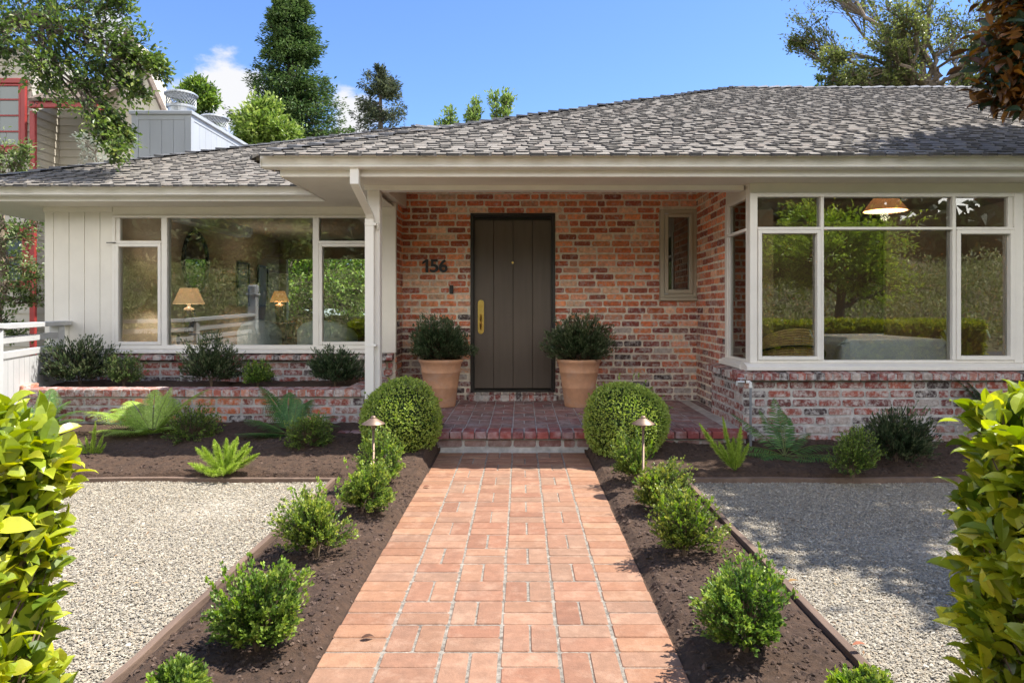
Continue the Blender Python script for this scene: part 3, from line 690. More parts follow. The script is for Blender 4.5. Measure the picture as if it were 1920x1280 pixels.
# eaves: soffits, fascias, beams, gutters
ZS = 2.353
m = MB()
m.box(-2.01, 9, 5.755, 6.16, ZS+.002, ZS+.016); m.box(-2.01, -1.40, 6.161, 7.50, ZS+.002, ZS+.016); m.box(-1.44, 2.3, 6.20, 7.95, 2.63, 2.65)                       # porch and bay soffit (boarded ceiling)
m.box(-6.1, -2.01, 7.045, 7.60, ZS+.002, ZS+.016); m.box(-6.1, -5.12, 7.6, 13, ZS+.004, ZS+.018)
m.build('soffit', M['cream'], H)
m = MB()
m.bbox(-2.03, 9, 5.72, 5.753, ZS-.004, 2.50, .003)
m.bbox(-2.03, -2.012, 5.754, 7.03, ZS-.003, 2.50, .003)
m.bbox(-6.1, -2.031, 7.01, 7.043, ZS-.004, 2.50, .003)
m.bbox(-6.12, -6.102, 7.02, 13, ZS-.004, 2.50, .003)
m.build('fascia', M['white'], H)
m = MB()
m.bbox(-1.42, 2.02, 6.15, 6.27, 2.312, 2.64, .004)               # front beam
m.build('porch_beam', M['white'], H)
m = MB(); m.bbox(-1.45, -1.33, 6.272, YL+.42, 2.405, 2.63, .004); m.build('porch_beam', M['cream'], H)
GP_ = [(0, 0), (0, -.075), (-.012, -.095), (.020, -.125), (.085, -.125), (.085, -.02), (.078, -.02), (.078, -.118), (.022, -.118), (-.004, -.092), (.006, -.075), (.010, -.008), (.018, -.008), (.018, 0)]
def gutter(x0, x1, yf, zt):
    m = MB()
    prof = [(-.016, 0), (-.016, -.012), (-.008, -.016), (-.006, -.035), (.010, -.062), (.016, -.082), (.004, -.088), (.004, -.100), (.022, -.108), (.105, -.108), (.105, -.016), (.100, -.016), (.100, -.102), (.024, -.102), (.012, -.096), (.024, -.080), (.016, -.058), (.004, -.034), (.002, 0)]
    m.prism([(yf+a, zt+b) for a, b in prof], x0, x1, 'x')
    for e in (x0, x1): m.box(e-.002, e+.002, yf-.006, yf+.10, zt-.106, zt-.004)
    for xx in np.arange(x0+1.35, x1, 3.05): m.bbox(xx-.012, xx+.012, yf-.018, yf-.008+.0, zt-.034, zt+.002, .001)
    return m.build('gutter', M['white'], H)
gutter(-2.15, 9.2, 5.61, 2.512); gutter(-6.2, -2.04, 6.90, 2.500)
# post and downspout
m = MB(); m.bbox(-1.395, -1.282, 6.165, 6.275, .184, 2.312, .006); m.bbox(-1.398, -1.279, 6.162, 6.278, .184, .21, .003); m.build('porch_post', M['white'], H)
m = MB()
def rect_tube(mb, pts, w, d):
    V = []
    for (x, y, z) in pts: V += [(x-w/2, y-d/2, z), (x+w/2, y-d/2, z), (x+w/2, y+d/2, z), (x-w/2, y+d/2, z)]
    n = len(pts); F = [(0, 1, 2, 3), (4*n-1, 4*n-2, 4*n-3, 4*n-4)]
    for i in range(n-1):
        for j in range(4): F.append((i*4+j, i*4+(j+1) % 4, i*4+4+(j+1) % 4, i*4+4+j))
    mb.add(V, F)
rect_tube(m, [(-1.385, 5.67, 2.405), (-1.385, 5.67, 2.275)], .072, .055)
rect_tube(m, [(-1.385, 5.675, 2.285), (-1.385, 5.70, 2.262), (-1.355+.0, 6.08, 2.08), (-1.355, 6.12, 2.045)], .070, .05)
rect_tube(m, [(-1.362, 6.125, 2.05), (-1.362, 6.125, .19)], .078, .056)
m.bbox(-1.402, -1.30, 6.092, 6.16, 1.985, 2.01, .002); m.bbox(-1.30, -1.285, 6.13, 6.17, 1.955, 2.015, .002); m.bbox(-1.402, -1.30, 6.094, 6.16, .9, .92, .002)
m.build('downspout', M['white'], H, bevel=.004)

# roof planes as overlapping shingles
SH = [(.255, .23, .195), (.27, .243, .205), (.285, .257, .22), (.235, .212, .18), (.30, .268, .225), (.265, .228, .19)]
def roof_plane(mb, u0, u1, c0, c1, z0, s, axis, clip, expo=.100, pal=SH, rng=rs(5)):
    """courses run along u; c is distance up slope in plan. clip(c) -> (ulo, uhi)"""
    dc = expo/math.sqrt(1+s*s); n = int((c1-c0)/dc)
    for i in range(-1, n+1):
        ca = c0+i*dc; cb = ca+dc*1.12
        lo, hi = clip(max(ca, c0)); lo2, hi2 = clip(cb); lo, hi = max(lo, u0), min(hi, u1); lo2, hi2 = max(lo2, u0), min(hi2, u1)
        if hi-lo < .05: continue
        u = lo-rng.uniform(0, .15); raised_prev = False
        while u < hi:
            raised = (rng.rand() < (.12 if raised_prev else .90)); w = rng.uniform(.095, .145) if raised else rng.uniform(.075, .12); raised_prev = raised; th = (.018 if raised else .006)*rng.uniform(.8, 1.3)
            dd = (-.018 if raised else .006)+rng.uniform(-.006, .006)
            a, b = max(u+.002, lo), min(u+w-.002, hi)
            if b-a > .02:
                cf = ca+dd; a2, b2 = max(a, lo2), min(b, hi2)
                if b2 < a2: a2 = b2 = (a if abs(a-lo2) < abs(b-lo2) else b) if lo2 > hi else min(max(a, lo2), hi2)
                zf = z0+s*(cf-c0)+th; zb = z0+s*(cb-c0)+.001
                ch = .02 if raised else 0
                def pt(uu, cc, zz): return (uu, cc, zz) if axis == 'y' else (cc, uu, zz)
                V = [pt(a+ch, cf, zf), pt(b-ch, cf, zf), pt(b, cf+.03, zf+s*.03), pt(b2, cb, zb), pt(a2, cb, zb), pt(a, cf+.03, zf+s*.03),
                     pt(a+ch, cf, zf-th-.004), pt(b-ch, cf, zf-th-.004), pt(b, cf+.03, zf-th), pt(a, cf+.03, zf-th)]
                cc = np.clip(np.array(pal[rng.randint(len(pal))])*rng.uniform(.90, 1.08), 0, 1)
                mb.add(V, [(0, 1, 2, 3, 4, 5), (8, 3, 2), (9, 5, 4)], col=cc)
                mb.add(V, [(6, 7, 1, 0), (7, 8, 2, 1), (9, 6, 0, 5)], mi=1)  # butt edges coloured dark like the felt, painting the shadow line under each tab
            u += w
def caps(mb, P0, P1, nA, nB, rng, step=.19, w=.155, ln=.25):
    """hip or ridge caps from the low end P0 to the high end P1; nA, nB: directions lying in either roof plane"""
    P0, P1, nA, nB = [np.array(a, float) for a in (P0, P1, nA, nB)]
    d = P1-P0; L = np.linalg.norm(d); d /= L; t = 0
    up = np.cross(nA, nB); up = np.array([0, 0, 1.])
    while t < L:
        a = P0+d*t; b = P0+d*min(t+ln, L+.05); lf = .040*rng.uniform(.8, 1.25); lb = .014
        ww = w*rng.uniform(.92, 1.06)
        V = [a+up*lf, a+nA*ww+up*lf*.75, b+nA*ww+up*lb, b+up*lb, a+nB*ww+up*lf*.75, b+nB*ww+up*lb, a+up*(lf-.02), a+nA*ww+up*(lf*.75-.02), a+nB*ww+up*(lf*.75-.02)]
        mb.add(V, [(1, 0, 3, 2), (0, 4, 5, 3), (7, 6, 0, 1), (6, 8, 4, 0)], col=np.clip(np.array((.155, .155, .16))*rng.uniform(.75, 1.35), 0, 1))
        t += step*rng.uniform(.96, 1.04)
s1, s2 = .42, .405; E1 = 5.625; E2 = 6.915; Z1 = 2.530; Z2 = 2.512; XH = -2.14; XL = -5.92
RY1 = E1+(4.90-Z1)/s1; RT2 = 4.2
mb = MB(); r5 = rs(21)
# felt under the shingles
def zf1(y): return Z1+s1*(y-E1)
def under(P): mb.add([(a, b, c-.012) for a, b, c in P], [tuple(range(len(P)))], mi=1)
under([(XH, E1, Z1), (14, E1, Z1), (14, RY1, zf1(RY1)), (XH+RY1-E1, RY1, zf1(RY1))])
under([(XL, E2, Z2), (XH+.3, E2, Z2), (XL+RT2+1.6, E2+RT2, Z2+s2*RT2), (XL+RT2, E2+RT2, Z2+s2*RT2)])
xr = XH+(Z2+s2*RT2-Z1)/s1; yr = E1+xr-XH; zr_ = Z2+s2*RT2
under([(XH, E1, Z1), (xr, yr, zr_), (xr, yr+1.4, zr_), (XH, E1+1.4, Z1)])
under([(xr, yr, zr_), (XH+RY1-E1, RY1, zf1(RY1)), (xr, 2*RY1-yr, zr_)])
under([(XL, E2, Z2), (XL+RT2, E2+RT2, Z2+s2*RT2), (XL+RT2, E2+RT2+1.5, Z2+s2*RT2), (XL, 14.2, Z2)])
under([(XH+RY1-E1, RY1, zf1(RY1)), (14, RY1, zf1(RY1)), (14, 14.2, 2.5), (XL, 14.2, 2.5), (XL+RT2, E2+RT2+1.5, Z2+s2*RT2)])
roof_plane(mb, XH, 13, E1, RY1, Z1, s1, 'y', lambda c: (XH+(c-E1), 13), rng=r5)
roof_plane(mb, XL, 3, E2, E2+RT2, Z2, s2, 'y', lambda c: (XL+(c-E2), min(XH+.02+(c-E2)*1.0, XH+5)), rng=r5)
# narrow west slope of the porch roof between its hip and the valley
roof_plane(mb, E1, 14, XH, XH+5.2, Z1, s1, 'x', lambda c: (E1+(c-XH), (E1+(c-XH)+1.32) if c < xr else 2*RY1-(E1+(c-XH))), rng=r5)
roof_plane(mb, E2, 16, XL, XL+RT2, Z2, s2, 'x', lambda c: (E2+(c-XL), 14.2-(c-XL)*.4), rng=r5)
q = 1/math.sqrt(1+s1*s1)
caps(mb, (XH+.02, E1+.02, Z1+.0), (XH+RY1-E1, RY1, zf1(RY1)), (.9, 0, .02), (0, .9, .02), r5)
caps(mb, (XL, E2, Z2), (XL+RT2, E2+RT2, Z2+s2*RT2), (.9, 0, .02), (0, .9, .02), r5)
caps(mb, (XL+RT2, E2+RT2, Z2+s2*RT2), (XL+RT2+3.2, E2+RT2, Z2+s2*RT2), (0, -.9, -.38), (0, .9, -.38), r5)
caps(mb, (13, RY1, zf1(RY1)), (XH+RY1-E1, RY1, zf1(RY1)), (0, -.9, -.38), (0, .9, -.38), r5)
mb.build('roof', [M['shingle'], M['under']], H)
# back walls, floors and partitions so that the rooms are real and enclosed
M['plaster'] = mat('room_plaster', (.50, .43, .34), .9, var=.05, vscale=2)
M['plaster_dark'] = mat('room_plaster_brown', (.26, .20, .14), .9, var=.05, vscale=2)
M['floor_wood'] = mat('floor_wood', (.20, .12, .07), .5, var=.3, vscale=4, stretch=(.3, 4, 1))
m = MB()
m.box(-5.11, -4.62, YL+.095, 13.0, .3, 2.55)                                 # west room wall
m.box(-4.62, -4.49, 13.0, 13.12, .3, 2.55); m.box(-4.49, -1.9, 13.0, 13.12, .3, 1.02); m.box(-4.49, -1.9, 13.0, 13.12, 2.20, 2.55); m.box(-1.9, 0, 13.0, 13.12, .3, 2.55)
m.box(-.02, .06, 8.05, 13.0, .3, 2.55); m.box(-1.49, -.02, 8.02, 8.08, .3, 2.55)
m.box(-5.11, -1.50, YL+.1, 13.12, 2.552, 2.60); m.box(-1.499, .06, 8.03, 13.12, 2.552, 2.60)
m.build('room_wall', M['plaster'], H)
m = MB()
m.box(2.145, 2.20, 6.78, 10.6, .3, 2.60); m.box(2.15, 6.1, 10.6, 10.7, .3, 2.60); m.box(6.1, 6.2, 6.2, 10.7, .3, 2.60); m.box(.45, 2.145, 8.6, 8.66, .3, 2.6); m.box(2.15, 6.2, 6.15, 10.7, 2.602, 2.65)
m.box(.40, .45, 8.0, 8.66, .3, 2.6)
for (a, b) in ((3.35, 3.45), (5.0, 5.08)): m.box(a, b, 9.3, 9.38, .3, 2.60)
m.box(5.08, 6.1, 9.3, 9.38, .3, 2.60); m.box(2.2, 3.35, 9.3, 9.38, .3, 2.6)
m.build('room_wall', M['plaster_dark'], H)
m = MB(); m.box(-5.1, -1.50, YL+.1, 13.1, .2, .30); m.box(-1.499, .06, 8.03, 13.1, .2, .30); m.box(2.15, 6.2, 6.21, 10.7, .2, .30); m.build('room_floor', M['floor_wood'], H)
m = MB(); m.box(-6.0, 9, 13.13, 13.3, 0, .99); m.box(-6, -4.55, 13.13, 13.3, .99, 2.5); m.box(-1.86, 9, 13.13, 13.3, .99, 2.5); m.box(8.9, 9, 6.2, 13.1, 0, 2.5); m.build('rear_wall', M['cream'], H)

# chimney chase with two mesh caps
m = MB()
cx0, cx1, cy0, cy1, cz = -5.15, -4.37, 9.0, 11.05, 3.86
m.box(cx0+.012, cx1-.012, cy0+.012, cy1-.012, 2.4, cz-.05)
nb = 4
for i in range(nb):
    w = (cx1-cx0-.16)/nb; m.bbox(cx0+.08+i*w+.002, cx0+.08+(i+1)*w-.002, cy0+.002, cy0+.02, 2.5, cz-.12, .003)
for i in range(11):
    w = (cy1-cy0-.16)/11
    for xx in ((cx1-.02, cx1-.002), (cx0+.002, cx0+.02)): m.bbox(*xx, cy0+.08+i*w+.002, cy0+.08+(i+1)*w-.002, 2.5, cz-.12, .003)
for (a, b) in ((cx0-.006, cx0+.08), (cx1-.08, cx1+.006)):
    for (c, d) in ((cy0-.006, cy0+.08), (cy1-.08, cy1+.006)): m.bbox(a, b, c, d, 2.45, cz-.05, .004)
m.bbox(cx0+.08, cx1-.08, cy0-.004, cy0+.02, cz-.12, cz-.05, .003); m.bbox(cx1-.02, cx1+.004, cy0+.08, cy1-.08, cz-.12, cz-.05, .003)
m.bbox(cx0-.03, cx1+.03, cy0-.03, cy1+.03, cz-.05, cz, .006)
ch = m.build('chimney', M['grey'], H)
for (cy, cxx) in ((9.36, -4.68), (10.5, -4.74)):
    m = MB()
    m.lathe([(.0, cz), (.19, cz), (.19, cz+.02), (.165, cz+.03), (.165, cz+.13), (.175, cz+.14)], cxx, cy, 28)
    m.lathe([(.215, cz+.325), (.19, cz+.345), (.0, cz+.36)], cxx, cy, 28); m.lathe([(.215, cz+.31), (.215, cz+.327)], cxx, cy, 28)
    m.lathe([(.185, cz+.13), (.19, cz+.14), (.19, cz+.16), (.18, cz+.165)], cxx, cy, 28)
    fl = m.build('flue_cap', M['zinc'], ch, smooth=False)
    m = MB()
    for sgn in (1, -1):
        for i in range(26):
            a0 = i*2*math.pi/26
            m.tube([(cxx+.188*math.cos(a0+sgn*t*.8), cy+.188*math.sin(a0+sgn*t*.8), cz+.155+t*.165) for t in np.linspace(0, 1, 6)], .004, 3, cap=False)
    m.build('wire_mesh', M['mesh'], ch)

# brick landing in front of the door
mb = MB(); rng = rs(31)
LX0, LX1, LY0, LY1, LZ = -1.585, 1.945, 5.835, 7.9, .183
mb.box(LX0+.012, LX1, LY0+.05, LY1, -.1, LZ-.006, mi=1)
PB = [(.27, .15, .13), (.24, .14, .125), (.30, .15, .13), (.22, .14, .13), (.27, .17, .15), (.26, .12, .11)]
def pcb(p=PB): return np.clip(np.array(p[rng.randint(len(p))])*(1+rng.uniform(-.15, .15)), 0, 1)
x = LX0
RED = [(.28, .06, .05), (.32, .08, .065), (.24, .055, .05), (.26, .10, .08)]
while x < LX1-.03:                                              # rowlock nosing
    top_brick(mb, x+.004, min(x+.104, LX1), LY0, LY0+.20, LZ, pcb(RED), rng, b=.010, depth=.058); x += .1075
cols_ = 13; pw = (-LX0+1.27-.55)
row = 0; yy0 = LY0+.212
while yy0 < LY1-.02:
    for c in range(-5, 12):
        x0 = PX0+c*U8; x1 = x0+U8
        if x0 < LX0-.001: x0 = max(x0, LX0)
        x1 = min(x1, LX1)
        if x1-x0 < .05: continue
        y1 = min(yy0+RY, LY1)
        if (row+c) % 2 or x1-x0 < .15 or y1-yy0 < .15:
            top_brick(mb, x0+.005, x1-.005, yy0+.004, (yy0+y1)/2-.003, LZ, pcb(), rng); top_brick(mb, x0+.005, x1-.005, (yy0+y1)/2+.003, y1-.004, LZ, pcb(), rng)
        else:
            xm = (x0+x1)/2; top_brick(mb, x0+.005, xm-.004, yy0+.004, y1-.004, LZ, pcb(), rng); top_brick(mb, xm+.004, x1-.005, yy0+.004, y1-.004, LZ, pcb(), rng)
    yy0 += RY; row += 1
mb.box(1.946, 2.04, 6.93, LY1, -.1, LZ-.006, mi=1)
for k_ in range(4): top_brick(mb, 1.950, 2.036, 6.95+k_*.225, 7.165+k_*.225, LZ, pcb(), rng)
wall_bricks(mb, (LX0+.012, LY0+.05, 0), (1, 0, 0), (0, -1, 0), LX1-LX0-.02, .045, .118, PB, rng, mi=0)
wall_bricks(mb, (LX0+.012, LY0+1.6, 0), (0, -1, 0), (-1, 0, 0), 1.5, .045, .118, PB, rng)
tag(mb.build('brick_landing', [M['porch_brick'], M['mortar_grey']]), 'shaded red brick landing and step before the front door', 'landing')

# raised brick planter under the picture window
pt = thing('brick_planter', (-3.0, 6.3, 0), 'low raised brick planter bed below the picture window', 'planter')
mb = MB(); rng = rs(41)
def off(mb_): 
    for i in range(len(mb_.v)): mb_.v[i] = mb_.v[i]-np.array([-3.0, 6.3, 0])
mb.box(-4.62, -1.43, 6.21, 6.40, -.1, .44, mi=1); mb.box(-1.62, -1.43, 6.401, 7.40, -.1, .44, mi=1)
wall_bricks(mb, (-4.62, 6.21, 0), (1, 0, 0), (0, -1, 0), 3.19, .05, .44, COOL+WARM[:3], rng)
wall_bricks(mb, (-1.43, 6.21, 0), (0, 1, 0), (1, 0, 0), 1.15, .05, .44, COOL, rng)
r = rng; rowlock(mb, -4.64, -1.42, 6.175, 6.41, .443, .505, pitch=.083, slope=.0, w=.073, pal=[(.38, .13, .08), (.30, .09, .06), (.42, .17, .11), (.26, .08, .06), (.34, .10, .07), (.40, .26, .21)])
rowlock(mb, -1.63, -1.40, 6.41, 7.33, .443, .505, pitch=.083, axis='y', slope=.0, w=.073, pal=COOL)
mb.bbox(-4.78, -4.55, 6.2, 6.42, .44, .54, .006, col=(.5, .2, .12))
off(mb); mb.build('planter_wall', [M['brick'], M['mortar_grey']], pt)
mb = MB()
nx, ny = 120, 40; xs_ = np.linspace(-5.0, -1.6, nx); ys_ = np.linspace(6.38, 7.44, ny)
V = [(x, y, .462+mnoise.noise(Vector((x*4, y*4, 0)))*.03+mnoise.noise(Vector((x*16, y*16, 0)))*.012) for y in ys_ for x in xs_]
i = (np.arange(ny-1)*nx)[:, None]+np.arange(nx-1)[None]; mb.add(V, np.stack([i, i+1, i+nx+1, i+nx], -1).reshape(-1, 4)); off(mb)
mb.build('soil', M['soil'], pt)

M['rail'] = mat('rail_paint', (.56, .56, .545), .5, var=.06, vscale=4, bump=.1, bscale=30)
# ------------------------------------------------------------------ railing on the left
rl = thing('white_railing', (-4.97, 7.4, 0), 'white three rail fence with boarded base beside the house corner', 'railing')
RA, RB, RC = np.array((-4.97, 7.38)), np.array((-4.47, 5.83)), np.array((-4.07, 4.6))
def seg_box(mb, A, B, za, zb, h, w):
    A, B = np.array(A, float), np.array(B, float); d = B-A; d /= np.linalg.norm(d); n = np.array([-d[1], d[0]])*w/2
    V = []
    for P, z in ((A, za), (B, zb)):
        for sgn in (1, -1):
            for zz in (z, z+h): V.append((P[0]+sgn*n[0]+4.97, P[1]+sgn*n[1]-7.4, zz))
    mb.add(V, [(0, 1, 3, 2), (4, 6, 7, 5), (0, 4, 5, 1), (2, 3, 7, 6), (0, 2, 6, 4), (1, 5, 7, 3)])
for z, h, w in ((1.065, .045, .14), (.935, .06, .05), (.805, .06, .05)):
    m = MB(); seg_box(m, RA+(RA-RB)*(.10 if z > 1 else -.02), RB, z, z, h, w); seg_box(m, RB+.001, RC, z, z+.07, h, w); m.build('rail', M['rail'], rl, bevel=.004)
m = MB(); 
for (A, B, n_, z0b, z1b) in ((RA, RB, 13, 0, 0), (RB, RC, 10, 0, .06)):
    for i in range(n_):
        a = A+(B-A)*(i+.02)/n_; b = A+(B-A)*(i+.98)/n_; seg_box(m, a, b, .25, .25, .54+(z1b*i/n_), .03)
m.build('base_boards', M['rail'], rl)
for P in (RA+(RB-RA)*.12, RB+(RC-RB)*.1):
    m = MB(); m.bbox(P[0]+4.97-.05, P[0]+4.97+.05, P[1]-7.4-.05, P[1]-7.4+.05, .2, 1.064, .005); m.build('post', M['rail'], rl)
m = MB(); X_, Y_ = RC[0]+4.97, RC[1]-7.4; m.bbox(X_-.06, X_+.06, Y_-.06, Y_+.06, 0, 1.45, .005); m.bbox(X_-.08, X_+.08, Y_-.08, Y_+.08, 1.45, 1.48, .005); m.bbox(X_-.065, X_+.065, Y_-.065, Y_+.065, 1.48, 1.61, .02); m.build('newel_post', M['rail'], rl)

# ------------------------------------------------------------------ pots, lights, tap
def pot(loc, label):
    t = thing('terracotta_pot', loc, label, 'plant pot', 'terracotta pots flanking the door')
    m = MB()
    m.lathe([(.0, .0), (.150, .0), (.158, .012), (.180, .20), (.184, .205), (.186, .215), (.184, .225), (.207, .365), (.212, .37), (.214, .382), (.210, .39), (.226, .47), (.240, .482), (.245, .50), (.240, .515), (.222, .515), (.212, .49), (.20, .45), (0, .45)], n=48)
    m.build('vessel', M['terra'], t, smooth=True)
    m = MB(); m.lathe([(.205, .46), (.1, .478), (0, .485)], n=20); m.build('potting_soil', M['soil'], t)
    return t
pot(((826-977)*7.36/1275, 7.40, LZ), 'terracotta pot left of the dark front door, on the handle side')
p2 = pot(((1086-977)*7.36/1275, 7.40, LZ), 'terracotta pot right of the dark front door, on the hinge side'); p2.rotation_euler = (0, 0, 2.1)
def path_light(loc, label):
    t = thing('path_light', loc, label, 'garden light', 'bronze path lights')
    m = MB(); m.tube([(0, 0, -.05), (0, 0, .44)], .0085, 10); m.lathe([(.016, .425), (.016, .455), (.011, .462)], n=14); m.build('stem', M['bronze'], t, smooth=True)
    m = MB(); m.lathe([(.014, .492), (.026, .487), (.045, .474), (.076, .455), (.077, .452), (.072, .454), (.03, .468), (0, .47)], n=36)
    m.lathe([(0, .507), (.012, .505), (.018, .497), (.016, .488)], n=20); m.build('lamp_shade', M['bronze'], t, smooth=True)
path_light(((700-977)*4.53/1275, 4.53, .02), 'bronze path light beside the left round box ball'); path_light(((1206-977)*4.53/1275, 4.53, .02), 'bronze path light beside the right round box ball')
t = thing('garden_tap', (1.965, 5.82, .1), 'grey standpipe tap with white elbow at the bay wall corner', 'tap')
m = MB(); m.tube([(0, 0, -.08), (0, 0, .47)], .011, 10); m.build('standpipe', M['pvc'], t)
m = MB(); m.tube([(0, 0, .48), (0, 0, .505), (-.010, 0, .513), (-.035, .008, .513)], .013, 10); m.tube([(0, 0, .465), (0, 0, .482)], .0155, 10); m.build('elbow', M['pvc_white'], t)
m = MB(); m.tube([(-.05, .01, .512), (-.11, .015, .512)], .013, 10); m.tube([(-.11, .015, .52), (-.115, .015, .48)], .011, 8); m.tube([(-.08, .012, .512), (-.08, .012, .54)], .005, 6); m.tube([(-.105, .012, .542), (-.055, .012, .542)], .006, 6); m.build('valve', M['zinc'], t)

# ------------------------------------------------------------------ shrubs
def boxwood(name, loc, rx, h, n, label, cat, group, pal=GREEN, ln=.019, wd=.012, seed=0, nl=16, mt='leaf', upb=.35, zc=.42, amp=.10, spread=.9, t0=.35, lean=(0, 0), shoots=None):
    rng = rs(seed+100)
    tone = rng.uniform(.86, 1.14); yl = rng.uniform(.92, 1.16); pal = [(a*tone*yl, b*tone, c*tone) for a, b, c in pal]
    t = thing(name, loc, label, cat, group)
    d = unit(rng, n, -.55, 1); f = lump(rng, d, amp)*rng.uniform(.74, 1.14, n)
    E = d*f[:, None]*np.array([rx, rx, h*(1-zc)]); E[:, 2] = np.where(d[:, 2] < 0, d[:, 2]*f*h*zc, E[:, 2])+h*zc
    E[:, 0] += lean[0]*E[:, 2]; E[:, 1] += lean[1]*E[:, 2]
    C = E*np.array([.25, .25, .35])+np.array([0, 0, .02])
    E[:, 2] = np.maximum(E[:, 2], .012)
    m = MB(); tm = MB()
    twigs(m, tm, rng, C, E, nl, ln, wd, pal, t0=t0, spread=spread, upb=upb, tr=.0016, jit=ln*.35)
    for a in range(5):
        an = rng.uniform(0, 6.28); tm.tube([(0, 0, -.03), (.02*math.cos(an), .02*math.sin(an), h*.2), (rx*.4*math.cos(an), rx*.4*math.sin(an), h*.55)], [.006, .004, .002], 5)
    if shoots:      # pale upright new growth
        ns, hs = shoots; a = rng.uniform(0, 6.28, ns); r_ = rx*.9*np.sqrt(rng.uniform(0, .9, ns))
        B = np.stack([r_*np.cos(a), r_*np.sin(a), h*(.45+.35*rng.rand(ns))], 1); E2_ = B+np.stack([.35*r_*np.cos(a), .35*r_*np.sin(a), rng.uniform(hs*.4, hs, ns)], 1)
        twigs(m, None, rng, B, E2_, 14, ln*1.05, wd*.95, LIME, t0=.2, spread=.8, upb=.6, jit=.004)
        n = 40; P = np.stack([rng.uniform(-1, 1, n)*rx*1.3, rng.uniform(-1, 1, n)*rx*1.1, rng.uniform(.002, .012, n)], 1)
    m.build('foliage', M[mt], t); tm.build('stems', M['twig'], t)
    return t
row = [  # px, base py, half width px, height px, text
 (712, 912, 46, 106, 'box shrub just in front of the left round ball, behind the left path light'),
 (682, 962, 50, 96, 'box shrub in front of the left path light, second from the left ball'),
 (595, 1044, 62, 136, 'upright box shrub at the corner of the sunlit gravel edging'),
 (482, 1218, 80, 176, 'large box shrub beside the sunlit gravel, nearest whole one on the left of the path'),
 (335, 1340, 50, 90, 'box shrub with pale shoots cut off by the bottom of the view at left'),
 (1190, 902, 38, 80, 'small box shrub just in front of the right round ball'),
 (1232, 958, 50, 90, 'box shrub in front of the right path light'),
 (1285, 1042, 64, 128, 'box shrub at the corner of the shaded gravel edging'),
 (1397, 1222, 80, 152, 'large box shrub beside the shaded gravel, nearest whole one on the right of the path'),
 (1612, 1345, 38, 92, 'box shrub with pale shoots cut off by the bottom of the view at right')]
for i, (px_, py_, hw, hh, lb) in enumerate(row):
    Yb = 1573/(py_-580)*(1.234-.03)/1.234; kk = Yb/1275; X = (px_-977)*kk
    t = boxwood('box_shrub', (X, Yb, .03), hw*kk*.93, hh*kk*(.90+.05*((i*7) % 3)), (210, 260, 240, 300, 250, 190, 270, 230, 320, 240)[i], lb, 'shrub', 'box shrubs lining the path', seed=i, ln=.0168, wd=.0122, nl=21, amp=.10+.03*(i % 3), lean=(.22*math.sin(i*2.3), .1*math.cos(i*1.7)), shoots=(8+5*(i % 4), hh*kk*(.24+.05*(i % 3))))
# extra low sprout at the bottom edge
boxwood('box_shrub', ((1580-977)*2.13/1275, 2.13, .0), .04, .10, 26, 'tiny box sprout in the bed at the bottom right edge of view', 'shrub', 'box shrubs lining the path', seed=77, pal=LIME)
# round clipped balls
def ball(loc, rad, label, seed):
    rng = rs(seed); t = thing('round_box_ball', loc, label, 'topiary', 'round clipped box balls')
    n = 15000; d = unit(rng, n, -.92, 1); f = lump(rng, d, .026, 7)*rng.uniform(.97, 1.04, n)
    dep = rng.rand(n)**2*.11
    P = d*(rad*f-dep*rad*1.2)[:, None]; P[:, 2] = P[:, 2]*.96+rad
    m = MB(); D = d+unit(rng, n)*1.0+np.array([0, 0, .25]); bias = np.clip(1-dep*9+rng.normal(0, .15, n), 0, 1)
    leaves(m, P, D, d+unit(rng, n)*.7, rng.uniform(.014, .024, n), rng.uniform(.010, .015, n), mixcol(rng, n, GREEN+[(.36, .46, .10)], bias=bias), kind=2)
    ns = 26; dS = unit(rng, ns, -.1, 1); B = dS*rad*.96*np.array([1, 1, .96])+np.array([0, 0, rad]); E = B+(dS+unit(rng, ns)*.35+np.array([0, 0, .4]))*rng.uniform(.02, .055, (ns, 1))
    twigs(m, None, rng, B, E, 9, .018, .012, LIME, t0=.2, spread=.8, upb=.4, jit=.003)
    m.build('foliage', M['leaf'], t)
    m = MB(); th = np.linspace(-1.45, 1.5, 12); m.lathe([(rad*.86*math.cos(a), rad+rad*.83*math.sin(a)) for a in th], n=24, col=(.02, .035, .012)); m.build('dark_core', M['leaf_dull'], t, smooth=True)  # solid dark core added inside the leaves to block see-through
    m = MB(); m.tube([(0, 0, -.05), (0, 0, rad*.5)], .02, 8); m.build('stem', M['twig'], t)
ball((-1.0, 5.59, .0), .328, 'clipped box ball on the left of the step, under the porch post', 51); ball((.858, 5.58, -.02), .338, 'clipped box ball on the right of the step', 52)

# olive-like bushes: narrow leaves, dark and greyish
OLV = [(.022, .042, .018), (.034, .062, .026), (.052, .088, .038), (.085, .125, .055), (.16, .20, .10)]
def olive(name, loc, rx, h, n, label, group, seed, cat='shrub', **kw):
    return boxwood(name, loc, rx, h, n, label, cat, group, pal=OLV, ln=.036, wd=.0125, seed=seed, nl=22, mt='leaf_gloss', upb=.42, zc=.40, amp=.08, spread=.55, t0=.3, **kw)
def onp(px_, py_, zg): Yb = (1.234-zg)*1275/(py_-580); return (px_-977)*Yb/1275, Yb
for (px_, hw, hh, Yb, lb, sd) in ((150, 60, 92, 6.85, 'grey green bush in the planter at the foot of the siding wall', 1), (396, 54, 88, 6.85, 'dark bush in the planter in front of the large window pane', 2), (628, 52, 72, 6.85, 'dark bush in the planter next to the porch post', 3)):
    olive('planter_bush', ((px_-977)*Yb/1275, Yb, .47), hw*Yb/1275, hh*Yb/1275, 230, lb, 'bushes in the raised planter', sd)
